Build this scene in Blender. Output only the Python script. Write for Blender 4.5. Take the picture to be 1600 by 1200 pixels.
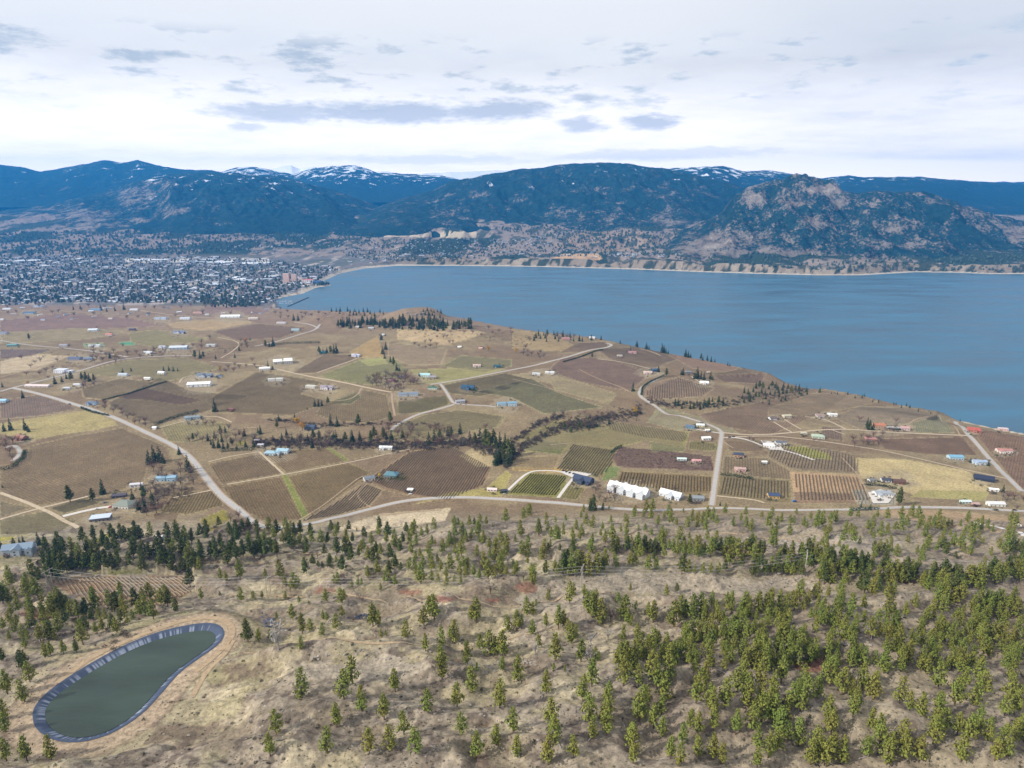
import bpy, math, random
import numpy as np
from math import radians as R
random.seed(7); rng = np.random.default_rng(7)
C = bpy.data.collections.new('place'); S = bpy.context.scene
S.collection.children.link(C)
for o in list(bpy.data.objects): bpy.data.objects.remove(o)

# ------------------------------------------------------------------ camera
H = 500.0; F = 1067.0; TH = math.atan(300.0 / F)          # height over the lake, focal length in photo pixels, pitch
cam_d = bpy.data.cameras.new('camera'); cam = bpy.data.objects.new('camera', cam_d); C.objects.link(cam)
cam.location = (0, 0, H); cam.rotation_euler = (math.pi / 2 - TH, 0, 0)
cam_d.sensor_fit = 'HORIZONTAL'; cam_d.sensor_width = 36; cam_d.lens = 36 * F / 1600
cam_d.clip_start = 1; cam_d.clip_end = 200000
S.camera = cam
# ------------------------------------------------------------------ light
SUN_EL, SUN_AZ = 34.0, 248.0      # azimuth clockwise from +Y (view direction); 270 = from the left
az, el = R(SUN_AZ), R(SUN_EL)
sd = (math.sin(az) * math.cos(el), math.cos(az) * math.cos(el), math.sin(el))
from mathutils import Vector
sl = bpy.data.lights.new('sun', 'SUN'); sl.energy = 5.0; sl.angle = R(0.5); sl.color = (1, .95, .87)
so = bpy.data.objects.new('sun', sl); C.objects.link(so)
so.rotation_euler = Vector(sd).to_track_quat('Z', 'Y').to_euler(); so.location = (-3000, -1500, 3000)
W = bpy.data.worlds.new('World'); S.world = W; W.use_nodes = True
def world():
    nt = W.node_tree; N = nt.nodes; L = nt.links; N.clear()
    out = N.new('ShaderNodeOutputWorld'); bg = N.new('ShaderNodeBackground'); bg.inputs[1].default_value = .10
    L.new(bg.outputs[0], out.inputs[0])
    sky = N.new('ShaderNodeTexSky'); sky.sky_type = 'NISHITA'; sky.sun_disc = False
    sky.sun_elevation = el; sky.sun_rotation = az; sky.altitude = 800; sky.dust_density = .5
    tc = N.new('ShaderNodeTexCoord'); sep = N.new('ShaderNodeSeparateXYZ'); L.new(tc.outputs['Generated'], sep.inputs[0])
    def M(op, a, b=None, c=None):
        m = N.new('ShaderNodeMath'); m.operation = op
        for i, v in enumerate((a, b, c)):
            if v is None: continue
            if hasattr(v, 'links'): L.new(v, m.inputs[i])
            else: m.inputs[i].default_value = v
        return m.outputs[0]
    def MR(x, a, b, c=0, d=1, typ='SMOOTHSTEP'):
        m = N.new('ShaderNodeMapRange'); m.interpolation_type = typ
        L.new(x, m.inputs[0]); m.inputs[1].default_value = a; m.inputs[2].default_value = b; m.inputs[3].default_value = c; m.inputs[4].default_value = d
        return m.outputs[0]
    # cloud layer: a plane overhead, seen in perspective
    zz = M('ADD', M('MAXIMUM', sep.outputs[2], 0.0), .10)
    cx = M('DIVIDE', sep.outputs[0], zz); cy = M('DIVIDE', sep.outputs[1], zz)
    cmb = N.new('ShaderNodeCombineXYZ'); L.new(cx, cmb.inputs[0]); L.new(cy, cmb.inputs[1])
    def noise(vec, sc, det, ro, w=0):
        n = N.new('ShaderNodeTexNoise'); n.noise_dimensions = '4D'; n.inputs['W'].default_value = w
        n.inputs['Scale'].default_value = sc; n.inputs['Detail'].default_value = det; n.inputs['Roughness'].default_value = ro
        L.new(vec, n.inputs['Vector']); return n.outputs[0]
    n1 = noise(cmb.outputs[0], .55, 8, .6, 3.1); n2 = noise(cmb.outputs[0], 1.6, 8, .62, 9.4)
    # angular coordinates in degrees: bearing from the view axis and elevation over the horizon
    bear = M('MULTIPLY', M('ARCTAN2', sep.outputs[0], sep.outputs[1]), 57.2958)
    elev = M('MULTIPLY', M('ARCSINE', sep.outputs[2]), 57.2958)
    cv = N.new('ShaderNodeCombineXYZ'); L.new(M('MULTIPLY', bear, .22), cv.inputs[0]); L.new(M('MULTIPLY', elev, .8), cv.inputs[1])
    e1 = noise(cv.outputs[0], 1.0, 7, .6, 1.7); e2 = noise(cv.outputs[0], 3.0, 8, .68, 5.2)
    wob = M('MULTIPLY', M('SUBTRACT', e1, .5), 5.0); wob2 = M('MULTIPLY', M('SUBTRACT', e2, .5), 3.0)
    def blob(b0, e0, wb, we, amp=1.0):
        dx = M('DIVIDE', M('SUBTRACT', bear, b0), wb); dy = M('DIVIDE', M('SUBTRACT', M('ADD', elev, M('MULTIPLY', wob, .28)), e0), we)
        d = M('SQRT', M('ADD', M('MULTIPLY', dx, dx), M('MULTIPLY', dy, dy)))
        d = M('ADD', d, M('MULTIPLY', M('ADD', M('MULTIPLY', wob, .7), M('MULTIPLY', wob2, 1.5)), .34))
        return MR(d, 1.2, .35, 0, amp)
    grey = None
    for b in [(-18, 5.6, 5.0, .8, .9), (-9.5, 5.9, 8.5, 1.0, 1), (-1.5, 6.1, 5.5, .9, 1), (5.7, 5.0, 2.2, .7, .9), (10.8, 5.2, 2.4, .75, 1),
              (25, 5.3, 2.2, .5, .55), (5.6, 7.1, 1.3, .35, .8), (-20, 4.6, 1.6, .4, .7), (12, 2.8, 11, .5, .5), (-6, 2.5, 12, .5, .4),(31,5.0,6,.5,.25)]:
        g = blob(*b); grey = g if grey is None else M('MAXIMUM', grey, g)
    cover = MR(n1, .20, .40)                                    # open blue where low
    cover = M('MAXIMUM', cover, MR(elev, 9.0, 5.5))
    cover = M('MULTIPLY', cover, M('SUBTRACT', 1.0, M('MULTIPLY', M('MULTIPLY', MR(e1, .52, .66), MR(elev, 4, 8)), .55)))
    cover = M('MAXIMUM', cover, MR(elev, 9.0, 11.5))
    shade = M('MULTIPLY', M('MULTIPLY', MR(n2, .35, .75), .26), MR(elev, 13, 7, .12, 1))
    haze_r = MR(bear, 8, 30, 0, .30)
    bank = M('MULTIPLY', MR(M('SUBTRACT', M('ADD', elev, M('MULTIPLY', wob2, .10)), MR(bear, 5, 38, 3.3, 2.0)), .25, -.25), MR(bear, 2, 14))   # low white bank to the right
    sh = M('ADD', shade, haze_r); sh = M('MULTIPLY', sh, M('SUBTRACT', 1.0, M('MULTIPLY', bank, .9)))
    sh = M('MAXIMUM', sh, M('MULTIPLY', grey, .95))
    ramp = N.new('ShaderNodeValToRGB'); ramp.color_ramp.elements[0].position = 0; ramp.color_ramp.elements[0].color = (9.1, 9.15, 9.25, 1)
    ramp.color_ramp.elements[1].position = 1; ramp.color_ramp.elements[1].color = (4.4, 5.0, 6.0, 1)
    L.new(sh, ramp.inputs[0])
    mx = N.new('ShaderNodeMix'); mx.data_type = 'RGBA'; L.new(cover, mx.inputs['Factor'])
    L.new(sky.outputs[0], mx.inputs['A']); 
    low = M('ADD', MR(elev, 0.0, 9.0, 1.2, 0.0, 'LINEAR'), 1.08)
    vsc = N.new('ShaderNodeVectorMath'); vsc.operation = 'SCALE'; L.new(ramp.outputs[0], vsc.inputs[0]); L.new(low, vsc.inputs['Scale']); 
    tw_ = N.new('ShaderNodeMix'); tw_.data_type = 'RGBA'; L.new(MR(elev, 0.0, 10.0, 1, 0, 'LINEAR'), tw_.inputs['Factor']); tw_.inputs['A'].default_value = (1, 1, 1, 1); tw_.inputs['B'].default_value = (1.28, 1.10, .94, 1)
    vm = N.new('ShaderNodeVectorMath'); vm.operation = 'MULTIPLY'; L.new(vsc.outputs[0], vm.inputs[0]); L.new(tw_.outputs['Result'], vm.inputs[1]); L.new(vm.outputs[0], mx.inputs['B'])
    L.new(mx.outputs['Result'], bg.inputs[0])
world()
S.view_settings.view_transform = 'Standard'; S.view_settings.look = 'None'; S.view_settings.exposure = 0.0; S.view_settings.gamma = 1
S.render.engine = 'CYCLES'; S.cycles.max_bounces = 4; S.cycles.volume_bounces = 0; S.cycles.diffuse_bounces = 2

# ------------------------------------------------------------------ helpers
def lin(c, k=1.0):
    c = np.array(c, float) / 255.0
    return tuple(np.where(c <= .04045, c / 12.92, ((c + .055) / 1.055) ** 2.4) * k)
def tag(o, label=None, cat=None, group=None, kind=None):
    if label: o['label'] = label
    if cat: o['category'] = cat
    if group: o['group'] = group
    if kind: o['kind'] = kind
    return o
def mesh(name, V, Fc, mat=None, parent=None, mats=None, mi=None, smooth=False):
    me = bpy.data.meshes.new(name); V = np.asarray(V, float)
    if isinstance(Fc, np.ndarray):
        me.vertices.add(len(V)); me.vertices.foreach_set('co', V.ravel().astype(np.float32))
        n, k = Fc.shape; me.loops.add(n * k); me.loops.foreach_set('vertex_index', Fc.ravel().astype(np.int32))
        me.polygons.add(n); me.polygons.foreach_set('loop_start', np.arange(0, n * k, k, dtype=np.int32)); me.polygons.foreach_set('loop_total', np.full(n, k, dtype=np.int32))
        me.update(calc_edges=True)
    else: me.from_pydata([tuple(v) for v in V], [], Fc); me.update()
    me.polygons.foreach_set('use_smooth', np.full(len(me.polygons), bool(smooth)))
    for m in (mats or ([mat] if mat else [])): me.materials.append(m)
    if mi is not None: me.polygons.foreach_set('material_index', np.asarray(mi, dtype=np.int32))
    o = bpy.data.objects.new(name, me); C.objects.link(o)
    if parent: o.parent = parent
    return o
def empty(name, loc, rz=0, sc=1):
    o = bpy.data.objects.new(name, None); C.objects.link(o); o.location = loc; o.rotation_euler = (0, 0, rz); o.scale = (sc,) * 3
    o.empty_display_size = .5; return o
def _h(ix, iy, seed):
    h = (ix.astype(np.int64) * 374761393 + iy.astype(np.int64) * 668265263 + seed * 974711) & 0xffffffff
    h = ((h ^ (h >> 13)) * 1274126177) & 0xffffffff
    return ((h ^ (h >> 16)) & 0xffffff) / float(0xffffff)
def vn(x, y, seed=0):
    x = np.asarray(x, float); y = np.asarray(y, float)
    ix = np.floor(x); iy = np.floor(y); fx = x - ix; fy = y - iy
    fx = fx * fx * (3 - 2 * fx); fy = fy * fy * (3 - 2 * fy)
    a = _h(ix, iy, seed); b = _h(ix + 1, iy, seed); c = _h(ix, iy + 1, seed); d = _h(ix + 1, iy + 1, seed)
    return (a + (b - a) * fx) * (1 - fy) + (c + (d - c) * fx) * fy
def fbm(x, y, seed=0, oct=5, g=.5):
    t = 0; a = 1; n = 0
    for i in range(oct):
        t = t + a * vn(x * 2 ** i + 17.3 * i, y * 2 ** i - 9.1 * i, seed + i); n += a; a *= g
    return t / n
def ridg(x, y, seed=0, oct=5, g=.5):
    t = 0; a = 1; n = 0
    for i in range(oct):
        t = t + a * (1 - np.abs(2 * vn(x * 2 ** i + 5.3 * i, y * 2 ** i - 3.1 * i, seed + i) - 1)); n += a; a *= g
    return t / n
def sm(x, a, b):
    t = np.clip((x - a) / (b - a), 0, 1); return t * t * (3 - 2 * t)
ct, st = math.cos(TH), math.sin(TH)
def ray(u, v):                       # photo pixel -> (x/y, dz/dy)
    a = (u - 800) / F; b = (600 - v) / F
    dy = ct + b * st; dz = -st + b * ct
    return a / dy, dz / dy
def on_plane(u, v, z):
    s, g = ray(u, v); y = (z - H) / g
    return (s * y, y)
def pix(x, y, z):
    zz = z - H; d = y * ct - zz * st; up = y * st + zz * ct
    return 800 + F * x / d, 600 - F * up / d
def inpoly(px, py, P):
    P = np.asarray(P, float); r = np.zeros(px.shape, bool); n = len(P)
    for i in range(n):
        x0, y0 = P[i]; x1, y1 = P[(i + 1) % n]
        if y0 == y1: continue
        c = ((y0 > py) != (y1 > py)) & (px < (x1 - x0) * (py - y0) / (y1 - y0) + x0)
        r ^= c
    return r
def dpoly(px, py, P, vals=None):     # distance to a polyline, and a value carried along it
    P = np.asarray(P, float); best = np.full(px.shape, 1e12); out = np.zeros(px.shape)
    for i in range(len(P) - 1):
        a = P[i]; d = P[i + 1] - a; L2 = (d ** 2).sum() + 1e-9
        t = np.clip(((px - a[0]) * d[0] + (py - a[1]) * d[1]) / L2, 0, 1)
        q = (px - a[0] - t * d[0]) ** 2 + (py - a[1] - t * d[1]) ** 2
        m = q < best; best = np.where(m, q, best)
        if vals is not None: out = np.where(m, vals[i] + (vals[i + 1] - vals[i]) * t, out)
    return (np.sqrt(best), out) if vals is not None else np.sqrt(best)

# ------------------------------------------------------------------ materials
MATS = {}
def nmat(name):
    m = bpy.data.materials.new(name); m.use_nodes = True; nt = m.node_tree
    return m, nt, nt.nodes['Principled BSDF']
def mat(name, rgb, rough=.8, var=.25, scale=.5, spec=.2, metal=0, bump=0):
    if name in MATS: return MATS[name]
    m, nt, b = nmat(name); N = nt.nodes; L = nt.links
    n = N.new('ShaderNodeTexNoise'); n.inputs['Scale'].default_value = scale; n.inputs['Detail'].default_value = 5
    g = N.new('ShaderNodeNewGeometry'); L.new(g.outputs['Position'], n.inputs['Vector'])
    mr = N.new('ShaderNodeMapRange'); L.new(n.outputs[0], mr.inputs[0]); mr.inputs[1].default_value = .3; mr.inputs[2].default_value = .7
    mr.inputs[3].default_value = 1 - var; mr.inputs[4].default_value = 1 + var
    mx = N.new('ShaderNodeVectorMath'); mx.operation = 'SCALE'; mx.inputs[0].default_value = rgb; L.new(mr.outputs[0], mx.inputs['Scale'])
    L.new(mx.outputs[0], b.inputs['Base Color']); b.inputs['Roughness'].default_value = rough
    b.inputs['Specular IOR Level'].default_value = spec; b.inputs['Metallic'].default_value = metal
    if bump:
        bp = N.new('ShaderNodeBump'); bp.inputs['Strength'].default_value = bump; L.new(n.outputs[0], bp.inputs['Height']); L.new(bp.outputs[0], b.inputs['Normal'])
    MATS[name] = m; return m
def cmat(rgb, rough=.75):                       # paint or roofing of a given photo colour
    k = 'paint_%d_%d_%d' % tuple(rgb)
    return mat(k, lin(rgb, 1.0), rough, .10, 1.3)
def leaf_mat(name, rgb, var=.35, hue=.06):
    if name in MATS: return MATS[name]
    m, nt, b = nmat(name); N = nt.nodes; L = nt.links
    oi = N.new('ShaderNodeObjectInfo'); g = N.new('ShaderNodeNewGeometry')
    n = N.new('ShaderNodeTexNoise'); n.inputs['Scale'].default_value = .55; n.inputs['Detail'].default_value = 3; L.new(g.outputs['Position'], n.inputs['Vector'])
    n2 = N.new('ShaderNodeTexNoise'); n2.inputs['Scale'].default_value = .06; n2.inputs['Detail'].default_value = 2; L.new(g.outputs['Position'], n2.inputs['Vector'])
    ad = N.new('ShaderNodeMath'); ad.operation = 'MULTIPLY_ADD'; L.new(oi.outputs['Random'], ad.inputs[0]); ad.inputs[1].default_value = .35; L.new(n.outputs[0], ad.inputs[2])
    mr = N.new('ShaderNodeMapRange'); L.new(ad.outputs[0], mr.inputs[0]); mr.inputs[1].default_value = .35; mr.inputs[2].default_value = .95; mr.inputs[3].default_value = 1 - var; mr.inputs[4].default_value = 1 + var
    hs = N.new('ShaderNodeHueSaturation'); hs.inputs['Color'].default_value = (*rgb, 1)
    mh = N.new('ShaderNodeMapRange'); L.new(n2.outputs[0], mh.inputs[0]); mh.inputs[1].default_value = .3; mh.inputs[2].default_value = .7; mh.inputs[3].default_value = .5 - hue * .5; mh.inputs[4].default_value = .5 + hue * .6
    L.new(mh.outputs[0], hs.inputs['Hue']); L.new(mr.outputs[0], hs.inputs['Value'])
    L.new(hs.outputs[0], b.inputs['Base Color']); b.inputs['Roughness'].default_value = .75; b.inputs['Specular IOR Level'].default_value = .15
    MATS[name] = m; return m
PINE = leaf_mat('pine_needles', (.158, .168, .035)); FIR = leaf_mat('fir_needles', (.042, .062, .026)); PINE_D = leaf_mat('dark_pine_needles', (.080, .092, .025))
CEDAR = leaf_mat('town_tree_leaves', (.062, .088, .066))
BARK = mat('bark', (.13, .085, .055), .9); TWIG = mat('twigs', (.17, .135, .115), .9, .3); TWIGR = mat('reddish_twigs', (.17, .10, .085), .9, .3)
GOLD = leaf_mat('golden_leaves', (.42, .24, .035)); BRUSHM = leaf_mat('brush_twigs', (.105, .082, .066))
SNAG = mat('dead_wood', (.28, .26, .24), .9)

# ------------------------------------------------------------------ terrain grid in (x/y, y)
s_ax = np.concatenate([np.linspace(-2.6, -1.12, 70)[:-1], np.linspace(-1.12, 1.12, 1320), np.linspace(1.12, 2.6, 70)[1:]]); NS = len(s_ax)
vv = np.arange(1560, 396, -1.75)
yy = []
for v in vv:
    zg = np.interp(v, [400, 450, 500, 600, 700, 800, 870, 950, 1048, 1560], [15, 10, 75, 95, 100, 110, 185, 215, 228, 250]); yy.append(on_plane(800, v, zg)[1])
yy = np.array(yy); yy = np.concatenate([yy[yy < 4300], np.arange(4300, 5350, 17), np.geomspace(5350, 7900, 50)]); yy.sort()
y_ax = np.unique(np.round(yy, 3)); NY = len(y_ax)
Sg, Yg = np.meshgrid(s_ax, y_ax, indexing='ij'); Xg = Sg * Yg
cols = {  # z tables along y for some x/y
 -1.0: [(100, 262), (255, 238), (340, 228), (417, 200), (548, 150), (700, 112), (857, 104), (1039, 100), (1441, 92), (1816, 80), (2327, 62), (2700, 38), (3000, 16), (3600, 9), (5200, 14), (6500, 70), (7900, 230)],
 -.45: [(100, 262), (255, 240), (340, 229), (417, 213), (548, 165), (700, 118), (857, 104), (1039, 100), (1441, 92), (1816, 80), (2327, 62), (2700, 38), (3000, 14), (3600, 8), (5200, 12), (6500, 60), (7900, 210)],
 -.15: [(100, 268), (255, 246), (340, 234), (417, 218), (548, 184), (700, 128), (788, 110), (1039, 100), (1441, 95), (1816, 82), (2327, 74), (2700, 45), (3000, 14), (3600, 8), (5200, 15), (6500, 110), (7900, 260)],
 .15: [(100, 272), (255, 250), (340, 238), (417, 224), (548, 188), (700, 132), (788, 112), (1039, 102), (1441, 92), (1816, 78), (2327, 66), (7900, 60)],
 .45: [(100, 280), (255, 254), (340, 244), (417, 228), (548, 190), (700, 138), (788, 112), (1039, 95), (1300, 70), (1600, 55), (7900, 50)],
 1.0: [(100, 286), (255, 258), (340, 248), (417, 226), (548, 190), (700, 130), (788, 100), (950, 70), (1100, 40), (7900, 40)]}
ks = sorted(cols); tab = []
for k in ks:
    a = np.array(cols[k], float); tab.append(np.interp(np.log(y_ax), np.log(a[:, 0]), a[:, 1]))
tab = np.array(tab); kk = np.array(ks)
Zg = np.empty((NS, NY))
for j in range(NY): Zg[:, j] = np.interp(s_ax, kk, tab[:, j])
for _ in range(3):                               # smooth the tables
    w = 9; ker = np.hanning(w + 2)[1:-1]; ker /= ker.sum()
    Zp = np.pad(Zg, ((0, 0), (w // 2, w // 2)), mode='edge'); Zg = sum(ker[i] * Zp[:, i:i + NY] for i in range(w))
w = 121; ker = np.hanning(w + 2)[1:-1]; ker /= ker.sum()
cs = np.pad(Zg, ((w // 2, w // 2), (0, 0)), mode='edge'); Zg = sum(ker[i] * cs[i:i + NS] for i in range(w))
# far side of the lake
FS = [(2300, 431), (1900, 430), (1600, 428), (1545, 428), (1500, 426), (1430, 425), (1340, 430), (1280, 430), (1200, 428), (1100, 425), (1000, 421), (900, 418), (800, 416), (700, 415), (620, 415), (570, 419), (530, 427), (505, 438), (498, 444), (515, 444.5), (516, 446), (492, 449), (470, 459), (440, 464), (425, 470), (432, 479)]
FSw = [on_plane(u, v, 0) for u, v in FS]
EDGE = [(432, 481, 8), (460, 483, 25), (480, 484, 40), (520, 485, 55), (600, 488, 70), (660, 489, 82), (700, 492, 75), (740, 500, 62), (800, 512, 60), (860, 520, 60), (925, 526, 60), (970, 536, 60), (1030, 549, 55), (1100, 562, 52), (1160, 574, 50), (1200, 582, 46), (1222, 596, 38), (1262, 607, 36), (1290, 607, 42), (1340, 616, 38), (1400, 631, 32), (1470, 643, 25), (1492, 655, 16), (1550, 668, 4), (1600, 677, 3), (1700, 700, 3), (1900, 755, 3), (2500, 900, 3)]
Ew = [on_plane(u, v, z) for u, v, z in EDGE]; Ez = [e[2] for e in EDGE]
WATER = Ew + [(9000, 3000)] + FSw
big = Yg > 700
wat = np.zeros(Zg.shape, bool); wat[big] = inpoly(Xg[big], Yg[big], WATER)
dn = np.full(Zg.shape, 1e5); ev = np.zeros(Zg.shape); dn[big], ev[big] = dpoly(Xg[big], Yg[big], Ew, Ez)
df = np.full(Zg.shape, 1e5); far = Yg > 2500; df[far] = dpoly(Xg[far], Yg[far], FSw)
# relief
nz = fbm(Xg / 260, Yg / 260, 3, 4) - .5; nf = fbm(Xg / 34, Yg / 34, 5, 4) - .5
hill = 1 - sm(Yg, 620, 800)                      # foreground hillside
mid = sm(Yg, 620, 800) * (1 - sm(Yg, 2600, 3000))
def bump_line(P, amp, wid, zz):
    W_ = [on_plane(u, v, zz) for u, v in P]
    return amp * np.exp(-(dpoly(Xg, Yg, W_) / wid) ** 2)
hz_ = hill * (nz * 26 + nf * 10 + (ridg(Xg / 150, Yg / 60, 21, 4) - .5) * 21 + sm(ridg(Xg / 95, Yg / 42, 27, 4), .55, .72) * 4.5 + (fbm(Xg / 9, Yg / 7, 25, 3) - .5) * 2.2) + mid * (nz * 9 + nf * .5)
hz_ += hill * (bump_line([(740, 955), (830, 920), (960, 897), (1100, 903), (1250, 905), (1390, 938)], 12, 26, 205) + bump_line([(860, 835), (1000, 828), (1100, 822), (1230, 822), (1340, 850)], 9, 24, 150)
    + bump_line([(1100, 985), (1200, 990), (1300, 1010)], 7, 18, 222) + bump_line([(450, 880), (560, 930), (700, 925)], 6, 22, 195) + bump_line([(480, 1035), (600, 1030), (680, 1050)], 5, 16, 228))
hz_ -= hill * bump_line([(800, 900), (940, 882), (1150, 890), (1300, 905), (1480, 925), (1600, 905)], 11, 24, 185)
hz_ += mid * (bump_line([(640, 493), (665, 491)], 30, 75, 72) + bump_line([(520, 500), (560, 498)], 14, 90, 70) + bump_line([(700, 530), (740, 528)], 12, 80, 78) + bump_line([(800, 520), (840, 524)], 8, 80, 66)
    + bump_line([(1010, 610), (1060, 605), (1105, 612)], 7, 70, 88) + bump_line([(560, 590), (620, 590)], 8, 80, 90) + bump_line([(1120, 640), (1200, 640)], 6, 90, 75))
hz_ -= mid * (bump_line([(400, 690), (480, 690), (640, 692), (740, 690), (790, 705), (830, 690), (880, 662), (950, 652), (1000, 645), (1060, 636), (1130, 632), (1180, 620), (1240, 607)], 8, 28, 95))
fv = inpoly(*pix(Xg, Yg, Zg), [(60,895),(300,893),(310,930),(270,950),(160,960),(90,935)]) & (Yg < 800)
hz_ = hz_ - fv * hill * ((ridg(Xg / 150, Yg / 60, 21, 4) - .5) * 18 + sm(ridg(Xg / 95, Yg / 42, 27, 4), .55, .72) * 6 + nf * 9 + (fbm(Xg / 9, Yg / 7, 25, 3) - .5) * 2.0)
Zg = Zg + hz_
# reservoir: a level rim and a basin
RES_Z = 226.0
RO = [(66, 1092), (90, 1072), (120, 1052), (150, 1034), (200, 1007), (250, 988), (300, 977), (332, 975), (346, 983), (347, 996), (335, 1010), (305, 1030), (275, 1052), (250, 1082), (215, 1120), (160, 1152), (100, 1160), (60, 1140), (54, 1112)]
ROw = [on_plane(u, v, RES_Z) for u, v in RO]
for _ in range(3):
    q_ = []
    for a, b in zip(ROw, ROw[1:] + ROw[:1]): q_ += [(a[0] * .75 + b[0] * .25, a[1] * .75 + b[1] * .25), (a[0] * .25 + b[0] * .75, a[1] * .25 + b[1] * .75)]
    ROw = q_ if _ < 2 else ROw
ri = inpoly(Xg, Yg, ROw); rd = np.full(Zg.shape, 1e4); nr = Yg < 700; rd[nr] = dpoly(Xg[nr], Yg[nr], ROw + [ROw[0]])
rim = np.where(ri, 0, rd); Zg = Zg + (RES_Z - Zg) * (1 - sm(rim, 9, 42))
Zg = np.where(ri, RES_Z - np.minimum(rd, 9) * .55 - .3, Zg)
# blend to the shore bluff , drop into the lake
Zg = np.where((~wat) & big & (Yg < 3300), ev + (Zg - ev) * sm(dn, 0, 230), Zg)
wl = sm(Sg, -.26, -.10)                          # 0 town plain, 1 clay cliffs and terrace
gul = ridg(Xg / 330, Yg / 700, 41, 3)
cl_h = (46 + 26 * (fbm(Xg / 500, Yg / 900, 8, 3) - .5)) * sm(gul, .25, .62)
ter = cl_h * sm(df, 25, 95) + (df > 60) * 0 + 175 * sm(df, 150, 2900) + (ridg(Xg / 700, Yg / 800, 51, 4) - .5) * 70 * sm(df, 250, 1300) + 3
Zg = Zg + mid * (bump_line([(636, 497), (668, 495)], 34, 62, 80) + bump_line([(505, 496), (560, 495), (590, 497)], 13, 70, 70) + bump_line([(700, 505), (730, 508)], 9, 60, 72)) * (~wat) * sm(dn, 0, 60)
tow = 3.5 + Zg * 0 + np.interp(Yg, [3000, 5200, 6500, 7900], [3, 12, 70, 220]) * 1.0 + (ridg(Xg / 500, Yg / 700, 61, 4) - .45) * 90 * sm(Yg, 5000, 6600)
beyond = (~wat) & (Yg > 3300)
fz = tow + (ter - tow) * wl
Zg = np.where(beyond, fz * sm(df, -5, 25) + 0.8, Zg)
below = np.where(dn < df, ev - dn * .55, 1.0 - df * .12)
Zg = np.where(wat, np.maximum(below, -8), Zg)
Zg = np.where((~wat) & (Yg > 2500) & (Yg <= 3300), np.maximum(Zg, 3.0), Zg)

def hz(x, y):
    x = np.asarray(x, float); y = np.asarray(y, float); s = x / y
    i = np.clip(np.interp(s, s_ax, np.arange(NS)), 0, NS - 1.001); i0 = i.astype(int); fi = i - i0
    j0 = np.clip(np.searchsorted(y_ax, y) - 1, 0, NY - 2); fj = np.clip((y - y_ax[j0]) / (y_ax[j0 + 1] - y_ax[j0]), 0, 1)
    return (Zg[i0, j0] * (1 - fi) + Zg[i0 + 1, j0] * fi) * (1 - fj) + (Zg[i0, j0 + 1] * (1 - fi) + Zg[i0 + 1, j0 + 1] * fi) * fj
def at(u, v, ymax=1e9):
    s, g = ray(u, v); i = min(max(float(np.interp(s, s_ax, np.arange(NS))), 0), NS - 1.001); i0 = int(i); fi = i - i0
    col = Zg[i0] * (1 - fi) + Zg[i0 + 1] * fi; d = col - (H + y_ax * g)
    k = np.argmax(d > 0)
    if d[k] <= 0 or k == 0:
        y = y_ax[-1] if k == 0 and d[0] <= 0 else y_ax[0]
    else: t = d[k - 1] / (d[k - 1] - d[k]); y = y_ax[k - 1] + t * (y_ax[k] - y_ax[k - 1])
    return s * y, y, float(hz(s * y, y))
def ppm(x, y, z): return F / (y * ct - (z - H) * st)      # photo pixels per metre at a point

# ------------------------------------------------------------------ ground colours: what covers the soil where
Ug, Vg = pix(Xg, Yg, Zg)
n_a = fbm(Xg / 60, Yg / 60, 11, 5); n_b = fbm(Xg / 14, Yg / 14, 12, 4); n_c = fbm(Xg / 200, Yg / 120, 13, 4)
def L3(c): return np.array(lin(c))
col = np.empty(Zg.shape + (3,))
def mixc(base, c, w): base += (L3(c) - base) * w[..., None]
col[:] = L3((156, 144, 117))
mixc(col, (128, 115, 98), sm(n_a, .44, .56) * .9); mixc(col, (146, 138, 98), sm(n_c, .52, .68) * .5); mixc(col, (108, 92, 80), sm(n_b, .52, .68) * .75); mixc(col, (184, 170, 144), sm(fbm(Xg / 25, Yg / 25, 19, 4), .58, .68) * .6)
gx = sm(Ug, 850, 1150); mixc(col, (140, 127, 110), gx * .6)
bench = sm(Yg, 700, 800); mixc(col, (134, 117, 92), bench * .9)
vine_bg = sm(n_c, .42, .6); mixc(col, (120, 100, 82), bench * vine_bg * .7); mixc(col, (150, 135, 105), bench * sm(n_a, .56, .7) * .6)
up = sm(Yg, 1900, 2500) * (1 - sm(Yg, 3000, 3100)); mixc(col, (140, 118, 104), up * .6)
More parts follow.
